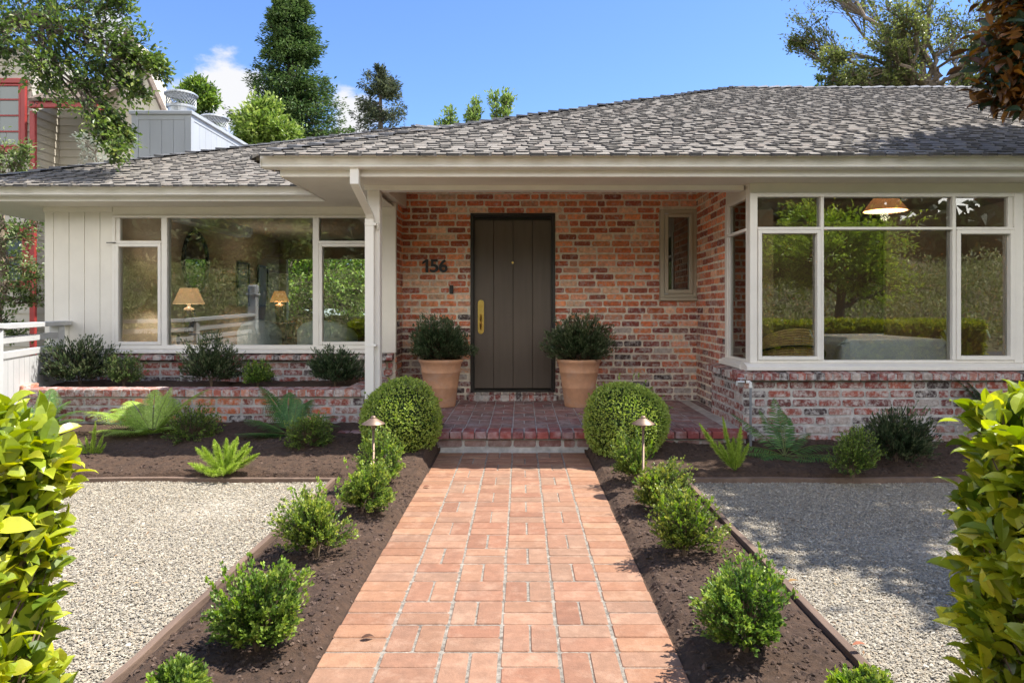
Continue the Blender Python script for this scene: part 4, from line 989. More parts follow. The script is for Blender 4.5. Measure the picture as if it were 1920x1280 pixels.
for (px_, hw, hh, Yb, lb, sd, pl) in ((232, 31, 60, 6.75, 'pale green box shrub between two dark bushes in the planter', 4, [(.06, .13, .04), (.10, .19, .05), (.16, .26, .08), (.25, .34, .14)]), (483, 27, 46, 6.8, 'small mid green box shrub in the planter beside a bare patch of soil', 5, GREEN)):
    boxwood('planter_box_shrub', ((px_-977)*Yb/1275, Yb, .47), hw*Yb/1275, hh*Yb/1275, 200, lb, 'shrub', 'box shrubs in the raised planter', pal=pl, seed=sd+40, ln=.02, wd=.013)
# bushes in the pots
for (px_, lb, sd) in ((825, 'dark bushy shrub growing in the pot on the handle side of the door', 8), (1086, 'dark bushy shrub growing in the pot on the hinge side of the door', 9)):
    olive('potted_shrub', ((px_-977)*7.38/1275, 7.40, LZ+.46), .345, .475, 480, lb, 'shrubs in the terracotta pots', sd)
# shrubs in the beds against the house
for (px_, py_, hw, hh, zg, lb, sd, ol) in ((582, 842, 40, 78, .09, 'round shaded box shrub behind the left row, below the dark fern', 11, 0), (358, 830, 48, 76, .10, 'shaded box shrub beside the bright fern', 12, 0), (1600, 888, 38, 88, .06, 'pointed shaded box shrub near the bay wall', 13, 0), (1680, 862, 72, 104, .07, 'wide dark bush against the bay wall', 14, 1)):
    X, Yb = onp(px_, py_, zg)
    (olive if ol else (lambda *a, **k: boxwood(*a[:6], 'shrub', a[6], seed=a[7]+200, pal=GREEN[:4], ln=.018, wd=.011)))('bed_shrub', (X, Yb, zg-.02), hw*Yb/1275, hh*Yb/1275, 260, lb, 'shrubs in the beds by the house', sd)

# ferns
def fern(loc, fronds, label, seed, pal, bip=True, group='ferns by the house'):
    rng = rs(seed); t = thing('fern', loc, label, 'fern', group)
    m = MB(); tm = MB()
    for (az, L, rise, droop) in fronds:
        az, n = R(az), 30; s = np.linspace(0, 1, n)
        hr = L*(s*math.cos(R(rise))+0*s); zr = L*(s*math.sin(R(rise))-droop*s**2.3)
        side = .06*L*np.sin(s*3)*rng.uniform(-1, 1)
        dx, dy = math.cos(az), math.sin(az); PX_ = np.stack([hr*dx-side*dy, hr*dy+side*dx, np.maximum(zr, .01+s*.0)], 1)
        tm.tube(PX_, np.linspace(.0035, .001, n), 4, cap=False, col=(.16, .20, .05))
        T = np.gradient(PX_, axis=0); T /= np.linalg.norm(T, axis=1)[:, None]
        Sd = np.cross(T, [0, 0, 1.]); Sd /= np.linalg.norm(Sd, axis=1)[:, None]+1e-9; Up = np.cross(Sd, T)
        for sg in (1, -1):
            K = (23 if bip else 26); si = np.linspace(.14, .985, K)+(.012 if sg > 0 else 0)
            si = np.clip(si, 0, 1)
            P = np.stack([np.interp(si, s, PX_[:, c]) for c in range(3)], 1)
            Ti = np.stack([np.interp(si, s, T[:, c]) for c in range(3)], 1); Si = np.stack([np.interp(si, s, Sd[:, c]) for c in range(3)], 1)*sg; Ui = np.stack([np.interp(si, s, Up[:, c]) for c in range(3)], 1)
            pl = L*(.24 if bip else .20)*np.sin(np.clip((si-.08)/.92, 0, 1)**.65*math.pi)**.8*(1 if bip else .95)+.008
            Dp = Si+Ti*.45-Ui*.12+rng.normal(0, .05, (K, 3)); Dp /= np.linalg.norm(Dp, axis=1)[:, None]
            if bip:
                J = 9; tj = np.linspace(.06, .95, J)
                Q = P[:, None]+Dp[:, None]*(pl[:, None]*tj)[..., None]-np.array([0, 0, 1.])*(pl[:, None]*tj**2*.18)[..., None]
                for s2_ in (1, -1):
                    Aj = Ti*s2_+Dp*.55; ll = (pl[:, None]*.17*(1.08-tj)[None]+.003)
                    n_ = K*J
                    leaves(m, Q.reshape(-1, 3), np.repeat(Aj, J, 0), np.repeat(Ui, J, 0)+rng.normal(0, .12, (n_, 3)), ll.ravel()*1.25, ll.ravel()*.62+.002, mixcol(rng, n_, pal, .12), kind=2, fold=.1)
                V = P; 
            else:
                leaves(m, P, Dp-np.array([0, 0, .15]), Ui+rng.normal(0, .1, (K, 3)), pl, np.full(K, .0085*L/.5+.002), mixcol(rng, K, pal, .15), kind=4, fold=.05)
    m.build('fronds', M['leaf'], t); tm.build('stalks', M['leaf'], t)
    return t
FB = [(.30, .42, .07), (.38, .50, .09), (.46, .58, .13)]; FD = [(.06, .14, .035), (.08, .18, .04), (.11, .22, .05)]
Yb = 5.86; X = (286-977)*Yb/1275
fern((X, Yb, .15), [(20, .72, 52, .26), (60, .5, 70, .15), (8, .55, 30, .22), (150, .60, 55, .36), (178, .72, 34, .28), (200, .50, 20, .22), (110, .5, 72, .2), (85, .55, 60, .35), (-30, .38, 35, .35), (230, .42, 25, .3), (165, .60, 45, .35), (270, .3, 40, .4), (35, .45, 62, .3)], 'bright yellow green fern catching sun before the brick planter', 61, FB)
Yb = 5.85; X = (545-977)*Yb/1275
fern((X, Yb, .15), [(150, .62, 50, .12), (170, .50, 30, .25), (20, .52, 40, .38), (0, .48, 28, .30), (60, .5, 60, .3), (110, .55, 60, .25), (200, .45, 12, .12), (-30, .45, 25, .25), (80, .4, 70, .2), (225, .38, 15, .1), (330, .40, 15, .1)], 'shaded fern in front of the planter between the bright fern and the porch', 62, FD)
Yb = 5.8; X = (72-977)*Yb/1275
fern((X, Yb, .18), [(10, .50, 45, .35), (-10, .52, 32, .30), (40, .45, 60, .3), (-40, .40, 30, .3), (150, .45, 50, .3), (100, .5, 65, .2)], 'fern behind the near left hedge at the end of the planter', 63, [(.10, .20, .05), (.14, .26, .06), (.2, .31, .09)])
X, Yb = onp(1470, 852, .07)
fern((X, Yb-.02, .06), [(100, .52, 72, .10), (150, .56, 42, .12), (175, .50, 25, .32), (195, .42, 15, .15), (10, .50, 25, .30), (-15, .42, 12, .15), (60, .45, 60, .25), (35, .46, 38, .3), (215, .36, 18, .3), (320, .42, 8, .05), (290, .33, 8, .05), (250, .30, 12, .1), (125, .48, 60, .15), (80, .5, 62, .2)], 'large sword fern at the bay wall beside the tap', 64, FD, bip=False)
fern((4.15, 5.72, .12), [(160, .75, 55, .12), (140, .7, 62, .2), (185, .6, 40, .25), (90, .5, 60, .2), (120, .62, 58, .1)], 'dark fern against the bay sill behind the near right hedge', 65, [(.02, .055, .015), (.03, .075, .02)])

# foxtail ferns
def foxtail(loc, plumes, label, seed, pal=LIME):
    rng = rs(seed); t = thing('foxtail_fern', loc, label, 'foxtail fern', 'foxtail ferns in the beds'); m = MB(); tm = MB()
    for (az, L, rise, w) in plumes:
        az = R(az); n = 14; s = np.linspace(0, 1, n); cu = rng.uniform(.05, .2)
        ang = R(rise)+s*cu; P = np.stack([np.cumsum(np.cos(ang))*L/n*math.cos(az), np.cumsum(np.cos(ang))*L/n*math.sin(az), np.cumsum(np.sin(ang))*L/n], 1)
        tm.tube(P, np.linspace(.004, .0015, n), 5, col=(.12, .2, .04))
        K = int(1050*L/.3); si = rng.uniform(.06, 1, K)**.9
        Q = np.stack([np.interp(si, s, P[:, c]) for c in range(3)], 1); T = np.gradient(P, axis=0); T /= np.linalg.norm(T, axis=1)[:, None]
        Ti = np.stack([np.interp(si, s, T[:, c]) for c in range(3)], 1); D = np.cross(Ti, unit(rng, K)); D /= np.linalg.norm(D, axis=1)[:, None]+1e-9
        prof = w*np.clip(1-((si-.4)/.62)**2, .12, 1)**.8
        leaves(m, Q, D+Ti*.75, unit(rng, K), prof*rng.uniform(.55, 1.35, K), np.full(K, .0032), mixcol(rng, K, pal, .12, bias=rng.rand(K)), kind=1)
    m.build('plumes', M['leaf_dull'], t); tm.build('stalks', M['leaf'], t)
LM = [(.26, .38, .05), (.38, .50, .07), (.50, .60, .12)]
X, Yb = onp(420, 888, .03)
foxtail((X, Yb, .03), [(a, L, rr, .034) for a, L, rr in ((0, .30, 28), (25, .28, 50), (60, .28, 60), (100, .26, 70), (140, .28, 55), (170, .30, 35), (185, .27, 15), (215, .22, 18), (250, .20, 15), (285, .2, 20), (320, .24, 25), (345, .26, 40), (90, .27, 50), (45, .27, 35), (155, .25, 62), (260, .26, 65), (200, .26, 50), (20, .24, 66))], 'spreading lime foxtail fern in sun before the left gravel', 71, LM)
X, Yb = onp(172, 868, .03)
foxtail((X, Yb, .03), [(80, .33, 82, .02), (20, .24, 68, .02), (150, .22, 62, .02), (0, .2, 50, .02), (200, .22, 60, .02), (110, .26, 75, .02), (300, .2, 65, .02)], 'small upright foxtail fern beside the near left hedge', 72, LM)
X, Yb = onp(1378, 885, .03)
foxtail((X, Yb, .03), [(172, .44, 50, .030), (165, .42, 76, .026), (15, .34, 78, .034), (100, .26, 80, .028), (0, .24, 62, .028), (260, .2, 60, .026), (185, .26, 60, .03), (330, .24, 78, .028), (200, .22, 78, .028)], 'lime foxtail fern with tall plumes at the shaded gravel', 73, LM)

# ------------------------------------------------------------------ near hedges
def hedge(name, x0, x1, y0, y1, z1, label, seed, dens, ln=.054, wd=.033, hero=True, group='clipped hedges either side of the path'):
    rng = rs(seed); cx, cy = (x0+x1)/2, (y0+y1)/2; t = thing(name, (cx, cy, 0), label, 'hedge', group)
    hx, hy = (x1-x0)/2, (y1-y0)/2
    area = [(2*hx*2*hy, 'z'), (2*hx*z1, 'y'), (2*hx*z1, '-y'), (2*hy*z1, 'x'), (2*hy*z1, '-x')]
    m = MB(); tm = MB()
    for A, f in area:
        n = int(A*dens); u = rng.uniform(-1, 1, n); v = rng.uniform(0, 1, n)
        if f == 'z': E = np.stack([u*hx, (v*2-1)*hy, np.full(n, z1)], 1); N_ = np.array([0, 0, 1.])
        elif f in ('y', '-y'): sg = 1 if f == 'y' else -1; E = np.stack([u*hx, np.full(n, sg*hy), v*z1], 1); N_ = np.array([0, sg, .25])
        else: sg = 1 if f == 'x' else -1; E = np.stack([np.full(n, sg*hx), u*hy, v*z1], 1); N_ = np.array([sg, 0, .25])
        # rounded shoulders and an uneven, billowing face
        q = np.array([mnoise.noise(Vector(e*2.3+np.array([seed, 0, 0])))*.09+mnoise.noise(Vector(e*6+np.array([seed, 5, 0])))*.05 for e in E])
        over = np.maximum(0, np.abs(E[:, 0])/hx-.0)*0
        E = E+N_*q[:, None]
        ex = np.maximum(0, np.abs(E[:, 0])-(hx-.16))/.16; ez = np.maximum(0, E[:, 2]-(z1-.16))/.16; ey = np.maximum(0, np.abs(E[:, 1])-(hy-.16))/.16
        k_ = np.maximum(1, np.sqrt(ex**2+ez**2+ey**2)); pull = (1-1/k_)*.16
        E -= np.stack([np.sign(E[:, 0])*ex, np.sign(E[:, 1])*ey, ez], 1)*pull[:, None]/np.maximum(1, k_)[:, None]*1.0
        C = E-(N_*.16+np.array([0, 0, .10]))[None]*rng.uniform(.6, 1.2, (n, 1))+rng.normal(0, .03, (n, 3)); C[:, 2] = np.maximum(C[:, 2], .02)
        E[:, 2] = np.maximum(E[:, 2], .03)
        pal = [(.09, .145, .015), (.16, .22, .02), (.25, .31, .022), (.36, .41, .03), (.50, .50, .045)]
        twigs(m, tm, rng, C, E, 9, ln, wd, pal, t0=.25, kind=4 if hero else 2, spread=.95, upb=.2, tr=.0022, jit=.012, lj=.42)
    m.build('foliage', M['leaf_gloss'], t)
    for _ in range(int((x1-x0)*7)):
        bx, by = rng.uniform(-hx*.96, hx*.96), rng.uniform(-hy*.6, hy*.6)
        tm.tube([(bx, by, -.05), (bx+rng.uniform(-.05, .05), by*1.1, z1*.5), (bx+rng.uniform(-.12, .12), by*1.3, z1*.92)], [.012, .008, .004], 5)
    tm.build('stems', M['twig'], t)
    m = MB(); m.box(-hx+.17, hx-.17, -hy+.17, hy-.17, .1, z1-.18, col=(.03, .05, .012)); m.build('dark_core_box', M['leaf_dull'], t)  # added solid dark box as core, closing gaps between the leaves
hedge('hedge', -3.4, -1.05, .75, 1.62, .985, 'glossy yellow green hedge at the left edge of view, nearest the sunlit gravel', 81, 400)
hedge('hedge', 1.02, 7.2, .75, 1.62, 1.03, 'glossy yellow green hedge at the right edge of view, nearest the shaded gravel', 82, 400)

# ------------------------------------------------------------------ trees
def curve_pts(rng, A, B, n=7, wob=.08, sag=0):
    A, B = np.array(A, float), np.array(B, float); s = np.linspace(0, 1, n)[:, None]; L = np.linalg.norm(B-A)
    P = A+(B-A)*s; w = rng.normal(0, 1, (n, 3)); w = np.cumsum(w, 0); w -= s*w[-1:]; w *= wob*L/n**.5*.6; w[0] = 0; w[-1] = 0
    P = P+w; P[:, 2] += sag*L*np.sin(s[:, 0]*math.pi); return P
def tree(name, base, forks, clusters, label, cat, group=None, seed=0, tr=.12, nt=26, nl=14, ln=.06, wd=.035, pal=GREEN, mt='leaf', bark='bark', kind=2, wob=.12, twr=.005, lr=None, spread=.9, upb=.1, flat=1.0, t0=.3, trunk_wob=.1, zmin=None):
    """trunk to the forks, limbs to leaf clusters (x,y,z,r), twigs with leaves in each cluster; coordinates relative to base"""
    rng = rs(seed+500); t = thing(name, base, label, cat, group)
    b = MB(); f = MB()
    prev = np.array([0, 0, -.1]); pts = [prev]; 
    for k_ in forks: pts.append(np.array(k_, float))
    P = np.concatenate([curve_pts(rng, pts[i], pts[i+1], 5, trunk_wob)[(1 if i else 0):] for i in range(len(pts)-1)])
    rad = np.linspace(tr, tr*.45, len(P)); b.tube(P, rad, 9)
    for (x, y, z, r_) in clusters:
        C = np.array([x, y, z]); dd = np.linalg.norm(P-C, axis=1)+np.where(P[:, 2] > z+.3*r_, 3 if zmin is None else 0, 0)+(0 if zmin is None else np.where(P[:, 2] < zmin, 9, 0))
        j = int(np.argmin(dd+rng.uniform(0, .3, len(dd)))); L = np.linalg.norm(P[j]-C)
        q = curve_pts(rng, P[j], C, 8, wob, -.04); r0 = min(rad[j]*.6, .012+.028*L) if lr is None else lr*rng.uniform(.7, 1.2)
        b.tube(q, np.linspace(r0, max(.006, twr*1.4), 8), 6, cap=False)
        n = nt; E = C+unit(rng, n, -.8, 1)*r_*rng.uniform(.45, 1.08, (n, 1))*np.array([1, 1, flat])
        jj = rng.randint(4, 8, n); S0 = q[jj]
        twigs(f, b, rng, S0, E, nl, ln, wd, pal, t0=t0, kind=kind, spread=spread, upb=upb, tr=twr, jit=ln*.5, curve=.05)
    b.build('trunk', M[bark], t); f.build('crown', M[mt], t)
    return t
def crown(rng, c, rad, n, rr, hollow=.5):
    d = unit(rng, n, -.7, 1); f = rng.uniform(hollow, 1, n)[:, None]
    P = np.array(c)+d*f*np.array(rad); return [(p[0], p[1], p[2], rng.uniform(*rr)) for p in P]
rg = rs(9)
# overhanging tree at upper left; its lower boughs show under the eave
OAK = [(.04, .07, .018), (.065, .11, .022), (.10, .16, .03), (.16, .23, .045), (.24, .28, .07)]
bx, by = -7.7, 8.6
cl = []
for (px_, py_, Y_, r_) in ((40, 60, 7.6, .55), (120, 60, 7.4, .5), (190, 50, 7.6, .45), (75, 128, 7.3, .38), (140, 120, 7.5, .5), (215, 110, 7.3, .42), (30, 20, 8.2, .5), (110, 10, 8.0, .5), (170, 0, 7.8, .45), (220, 160, 7.6, .35), (90, 175, 7.7, .32), (160, 175, 7.4, .34), (20, 95, 7.9, .33), (255, 90, 7.4, .28), (285, 125, 7.5, .22), (235, 10, 7.6, .2), (300, 130, 7.4, .16), (225, 235, 7.3, .17), (195, 255, 7.1, .2), (220, 285, 7.1, .15), (5, 60, 7.2, .5), (-60, 0, 8, .6), (60, -50, 8, .6), (150, -60, 8.2, .5), (262, 178, 7.5, .16), (225, 270, 7.4, .18)):
    X = (px_-977)*Y_/1275; Z = 1.234+(580-py_)*Y_/1275; cl.append((X-bx, Y_-by, Z, r_))
tree('overhanging_tree', (bx, by, 0), [(-.1, .1, 1.4), (.1, -.1, 3.0), (.5, -.3, 4.0), (1.3, -.6, 4.5), (2.2, -.8, 4.6)], cl, 'small leaved tree whose boughs hang over the left roof', 'tree', seed=1, tr=.13, nt=26, nl=15, ln=.062, wd=.034, pal=OAK, wob=.14, twr=.0035, mt='leaf', lr=.020, zmin=3.9)
cl = []
for (px_, py_, Y_, r_) in ((10, 420, 9, .4), (45, 440, 9.2, .32), (70, 420, 9.4, .25), (15, 480, 9, .4), (50, 500, 9.3, .22), (10, 540, 8.8, .3), (70, 520, 9.3, .2), (40, 560, 9, .22), (75, 560, 9.1, .18), (5, 600, 8.7, .3), (30, 630, 9, .2), (-40, 450, 9, .5), (-40, 560, 9, .5), (5, 290, 8.6, .28), (25, 305, 8.5, .24), (-20, 320, 8.8, .5), (45, 290, 8.6, .16)):
    X = (px_-977)*Y_/1275; Z = 1.234+(580-py_)*Y_/1275; cl.append((X+7.2, Y_-9.2, Z, r_))
tree('side_yard_tree', (-7.2, 9.2, 0), [(.1, -.1, .8), (.3, -.1, 1.6), (.1, .1, 2.6)], cl, 'loose pale leaved small tree behind the white railing', 'tree', seed=2, tr=.09, nt=16, nl=12, ln=.06, wd=.03, pal=[(.07, .11, .03), (.12, .18, .05), (.2, .26, .08), (.34, .38, .2)], wob=.2, twr=.005, bark='bark_pale')
# silvery sapling standing against the neighbour's wall
cl = [((p-977)*9.6/1275+6.25, 0, 1.234+(580-q_)*9.6/1275, .12) for p, q_ in ((150, 248), (135, 262), (162, 262), (143, 285), (158, 300), (130, 255), (165, 290))]
tree('silver_sapling', (-6.25, 9.9, 0), [(0, 0, 1.5), (.03, 0, 2.9), (.05, 0, 3.5)], cl, 'thin sapling with silvery leaves before the neighbouring siding', 'sapling', seed=3, tr=.02, nt=7, nl=9, ln=.06, wd=.014, pal=[(.42, .44, .36), (.5, .52, .42), (.3, .33, .22)], twr=.003, bark='bark_pale', lr=.006)
# conifers
def conifer(loc, h, w, label, seed, nb=220, pal=((.03, .065, .022), (.045, .09, .028), (.07, .12, .035), (.10, .15, .045)), leafl=.26, prof=1.0, per=70, z0=.12, droop=.25, lw=.42, group='conifers behind the roof'):
    rng = rs(seed+900); t = thing('conifer', loc, label, 'conifer', group); b = MB(); f = MB()
    b.tube([(0, 0, -.2), (0, 0, h*.5), (0, 0, h)], [w*.07, w*.04, .02], 8)
    zz = z0+(1-z0)*np.sort(rng.rand(nb))**.85
    Ps, Ds, Bs = [], [], []
    for q_ in zz:
        az0 = rng.uniform(0, 6.28)
        L = w/2*(1-q_)**prof*rng.uniform(.45, 1.25)*(.96+.05*math.sin(q_*41+seed)+.12*math.sin(az0*2+q_*5))+.15; az = az0
        d = np.array([math.cos(az), math.sin(az), 0]); n = per; s = rng.rand(n)**.6
        P = d*(s*L)[:, None]; P[:, 2] = h*q_-droop*L*s**1.3+.22*L*s**3; wdt = .16*L*(1-s*.6)+.05
        P += np.cross(d, [0, 0, 1])*(rng.normal(0, 1, n)*wdt)[:, None]; P[:, 2] += rng.normal(0, .05*w/3, n)
        Ps.append(P); Ds.append(d+unit(rng, n)*.8+np.array([0, 0, -.05])); Bs.append(s)
        b.tube([(0, 0, h*q_), tuple(d*L*.5+np.array([0, 0, h*q_-droop*L*.35])), tuple(d*L+np.array([0, 0, h*q_-droop*L+.22*L]))], [.04*L/2+.01, .02, .01], 4, cap=False)
    P = np.concatenate(Ps); D = np.concatenate(Ds); Bq = np.concatenate(Bs); n = len(P)
    leaves(f, P, D, unit(rng, n)*.6+np.array([0, 0, 1.]), leafl*rng.uniform(.5, 1.2, n), leafl*lw*rng.uniform(.5, 1.2, n), mixcol(rng, n, pal, .2, bias=np.clip(Bq+rng.normal(0, .2, n), 0, 1)), kind=2)
    b.build('trunk', M['bark'], t); f.build('crown', M['leaf_dull'], t)
conifer((-10.15, 30, 0), 15.6, 7.9, 'tall dense dark conifer rising behind the chimney', 1, nb=430, prof=.64, per=130, leafl=.21, z0=.3)
conifer((-9.3, 45, 0), 17.1, 9.2, 'smaller open conifer with tiered boughs further behind the roof', 2, nb=130, pal=((.06, .08, .045), (.09, .11, .06), (.14, .155, .08), (.05, .065, .04)), prof=.52, per=95, leafl=.28, z0=.5, droop=.02)
# broadleaf trees beyond the roof
def bg_tree(cx_, cy_, rx_, ry_, Y_, label, seed, pal, n=26, ln=.2, group='broadleaf trees beyond the roof', **kw):
    X = (cx_-977)*Y_/1275; Z = 1.234+(580-cy_)*Y_/1275; rx_, ry_ = rx_*Y_/1275, ry_*Y_/1275
    cl = crown(rs(seed), (0, 0, Z), (rx_*.8, rx_*.8, ry_*.85), n, (rx_*.26, rx_*.42))
    kk = dict(nt=20, nl=18, ln=ln, wd=ln*.45, pal=pal, seed=seed, tr=.16, twr=.012, wob=.1); kk.update(kw)
    return tree('background_tree', (X, Y_, 0), [(0, 0, max(1, Z-ry_*1.2)), (0, 0, Z)], cl, label, 'tree', group, **kk)
bg_tree(498, 245, 68, 62, 22, 'light green round tree in front of the tall dark conifer', 31, [(.10, .16, .03), (.16, .24, .045), (.24, .32, .07), (.32, .38, .1)], n=34, ln=.17)
bg_tree(368, 195, 44, 56, 25, 'small green tree top behind the chimney caps', 32, GREEN[:4], n=26, ln=.17)
for (a, b_, rr_, hh_, lb, sd) in ((888, 340, 30, 192, 'light green slender tree top beyond the middle of the roof', 33), (940, 335, 34, 202, 'taller light green tree top just left of the roof slope', 34), (848, 340, 26, 160, 'small wispy green treetop beyond the roof', 35), (822, 345, 18, 130, 'tiny wisp of treetop beyond the roof, leftmost of the wisps', 36)):
    bg_tree(a, b_, rr_, hh_, 20, lb, sd, [(.13, .20, .05), (.20, .28, .07), (.28, .36, .09)], n=44, ln=.13, nt=11, nl=12, tr=.08)
# gnarled tree beyond the right of the roof
Y_ = 18.0; cl = []; rgo = rs(44)
for (px_, py_, r_) in [(1560, 60, 1.0), (1600, 20, 1.1), (1590, 110, .9), (1640, 90, 1.0), (1630, 150, .8), (1580, 150, .6), (1690, 60, 1.0), (1680, 130, .8), (1740, 20, 1.1), (1740, 110, .8), (1720, 160, .6), (1790, 50, .9), (1800, 150, .6), (1790, 110, .7), (1850, 20, 1.0), (1850, 90, .9), (1650, -10, 1.0), (1570, -20, .9), (1900, 60, 1.0), (1900, 0, 1.2), (1760, -40, 1.2), (1830, -40, 1.3), (1550, 110, .45), (1545, 85, .3), (1560, 140, .5), (1610, 165, .5), (1660, 165, .5), (1600, 80, .7), (1700, 100, .7), (1770, 165, .5), (1650, 40, .8), (1770, 80, .7), (1840, 140, .5), (1960, 40, 1.4), (1960, 120, 1.2), (1650, -80, 1.4), (1850, -110, 1.5)]:
    yy_ = Y_+rgo.uniform(-1.6, 1.6); cl.append(((px_-1860)*yy_/1275, yy_-Y_, 1.234+(580-py_)*yy_/1275, r_*.74))
tree('gnarled_tree', ((1860-977)*Y_/1275, Y_, 0), [(.3, 0, 3.5), (.2, .2, 5.6), (-.8, 0, 6.7), (-1.7, .1, 7.2)], cl, 'broad tree with twisting open limbs beyond the right roof ridge', 'tree', seed=4, tr=.34, nt=50, nl=14, ln=.092, wd=.048, pal=[(.07, .10, .03), (.12, .15, .045), (.19, .22, .06), (.28, .30, .09)], wob=.30, twr=.009, lr=.075, bark='bark_pale', trunk_wob=.25)
conifer(((1548-977)*20/1275, 20, 0), 8.1, 1.9, 'small dark needled treetop at the left foot of the gnarled tree', 5, nb=60, prof=.5, per=60, leafl=.2, group='conifers behind the roof')
# magnolia on the right: bronze backed leaves; its crown throws the shade on the gravel
MG = [(.03, .05, .02), (.045, .07, .03), (.10, .045, .015), (.20, .085, .02), (.30, .13, .025)]
cl = []
for (px_, py_, Y_, r_) in ((1925, 35, 5.0, .22), (1900, 90, 5.0, .18), (1930, 120, 5.0, .20), (1882, 150, 5.0, .11), (1918, 170, 5.0, .10), (1960, 90, 5.1, .32), (1905, 10, 5.1, .18)):
    cl.append(((px_-977)*Y_/1275-5.9, Y_-4.9, 1.234+(580-py_)*Y_/1275, r_))
rgm = rs(12)
for _ in range(125):
    d = unit(rgm, 1, -.5, 1)[0]; cl.append((d[0]*2.3+1.1, d[1]*2.3-.1, 5.2+d[2]*1.4, rgm.uniform(.40, .62)))
cl = [c for c in cl if not (c[3] > .36 and c[2]-c[3] < 1.234+.47*(c[1]+4.9) and (c[0]+5.9-c[3]) < .74*(c[1]+4.9)+.25)]
tree('magnolia_tree', (5.9, 4.9, 0), [(-.05, .05, 1.6), (-.1, 0, 2.8), (-.3, -.1, 4.2)], cl, 'magnolia with bronze backed leathery leaves hanging into the top right corner', 'tree', seed=6, tr=.16, nt=25, nl=12, ln=.135, wd=.055, pal=MG, mt='leaf_gloss', kind=4, wob=.14, twr=.006, spread=1.0, upb=-.1)
# back garden greenery seen through the living room
bg_tree(600, 540, 230, 110, 18.5, 'bright leafy tree behind the house seen through the living room window', 38, [(.10, .20, .03), (.18, .30, .045), (.28, .40, .07), (.38, .48, .12)], n=60, ln=.12, nt=26, nl=20, group='back garden trees')

bg_tree(985, 545, 150, 90, 18.5, 'leafy tree behind the house seen only in the oval mirror', 39, [(.10, .20, .03), (.18, .30, .045), (.28, .40, .07)], n=26, ln=.14, nt=20, nl=16, group='back garden trees')

# ------------------------------------------------------------------ neighbouring house
NH = thing('neighbour_house', (0, 0, 0), 'tall cream lap sided house with red trim behind the trees at left', 'house')
M['ncream'] = mat('neighbour_cream', (.66, .60, .47), .6, var=.05, vscale=2, bump=.05)
M['ntaupe'] = mat('neighbour_siding', (.46, .42, .34), .6, var=.05, vscale=2)
M['nred'] = mat('neighbour_red_trim', (.33, .035, .03), .45, var=.1, vscale=5)
M['nroof'] = mat('neighbour_shakes', (.16, .12, .09), .9, var=.4, vscale=12, bump=.6, bscale=20)
M['nglass'] = mat('neighbour_glass', (.10, .13, .13), .08, spec=.8)
NX = lambda p, y=13.9: (p-977)*y/1275
NZ = lambda p, y=13.9: 1.234+(580-p)*y/1275
def siding(mb, x0, x1, y, z0, z1, p=.165):
    z = z0
    while z < z1: mb.add([(x0, y-.022, z), (x1, y-.022, z), (x1, y, min(z+p, z1)), (x0, y, min(z+p, z1)), (x0, y, z), (x1, y, z)], [(0, 1, 2, 3), (4, 5, 1, 0)]); z += p
m = MB()
XA = NX(60, 13.6); siding(m, NX(-120), XA, 13.6, 0, NZ(100)); m.box(NX(-120), XA-.01, 13.602, 16, 0, NZ(100))
for i in range(34): m.add([(XA+.02, 13.6, i*.165), (XA+.02, 14.4, i*.165), (XA, 14.4, i*.165+.165), (XA, 13.6, i*.165+.165)], [(0, 1, 2, 3)])
siding(m, XA-.01, NX(190, 14.4), 14.4, 0, NZ(185, 14.4)); 
m.build('siding_wall', M['ntaupe'], NH)
m = MB()   # gable block: battened wall
gx0, gx1, gz = NX(188)-.05, NX(303), NZ(200); ga = NX(243)
m.add([(gx0, 13.9, 0), (gx1, 13.9, 0), (gx1, 13.9, gz), (ga, 13.9, NZ(70)), (gx0, 13.9, gz), (gx0, 14.6, 0), (gx1, 14.6, 0), (gx1, 14.6, gz), (ga, 14.6, NZ(70)), (gx0, 14.6, gz)],
      [(0, 1, 2, 3, 4), (1, 6, 7, 2), (0, 4, 9, 5), (2, 7, 8, 3), (3, 8, 9, 4)])
for xx in np.arange(gx0+.12, gx1, .3): m.box(xx, xx+.03, 13.885, 13.899, 0, gz-.05 if abs(xx-ga) > .4 else NZ(110))
m.build('gable_wall', M['ncream'], NH)
m = MB()
for (a, za, b_, zb) in ((gx1+.06, gz-.16, ga, NZ(68)), (gx0-.1, gz-.18, ga, NZ(66))):
    m.add([(a, 13.78, za), (b_, 13.78, zb), (b_, 14.0, zb), (a, 14.0, za), (a, 13.78, za+.10), (b_, 13.78, zb+.12), (b_, 14.0, zb+.12), (a, 14.0, za+.10)], [(0, 1, 2, 3), (4, 5, 6, 7), (0, 1, 5, 4), (0, 3, 7, 4)])
m.add([(NX(52, 13.1), 13.1, NZ(184, 13.1)), (NX(182, 13.1), 13.1, NZ(184, 13.1)), (NX(182, 13.1), 14.4, NZ(150, 14.4)), (NX(52, 13.1), 14.4, NZ(150, 14.4)), (NX(52, 13.1), 13.1, NZ(189, 13.1)), (NX(182, 13.1), 13.1, NZ(189, 13.1))], [(0, 1, 2, 3), (4, 5, 1, 0)])
m.add([(NX(-130), 13.2, NZ(100)), (NX(64), 13.2, NZ(100)), (NX(64), 16.5, NZ(-10)), (NX(-130), 16.5, NZ(-10))], [(0, 1, 2, 3)])
m.build('roof', M['nroof'], NH)
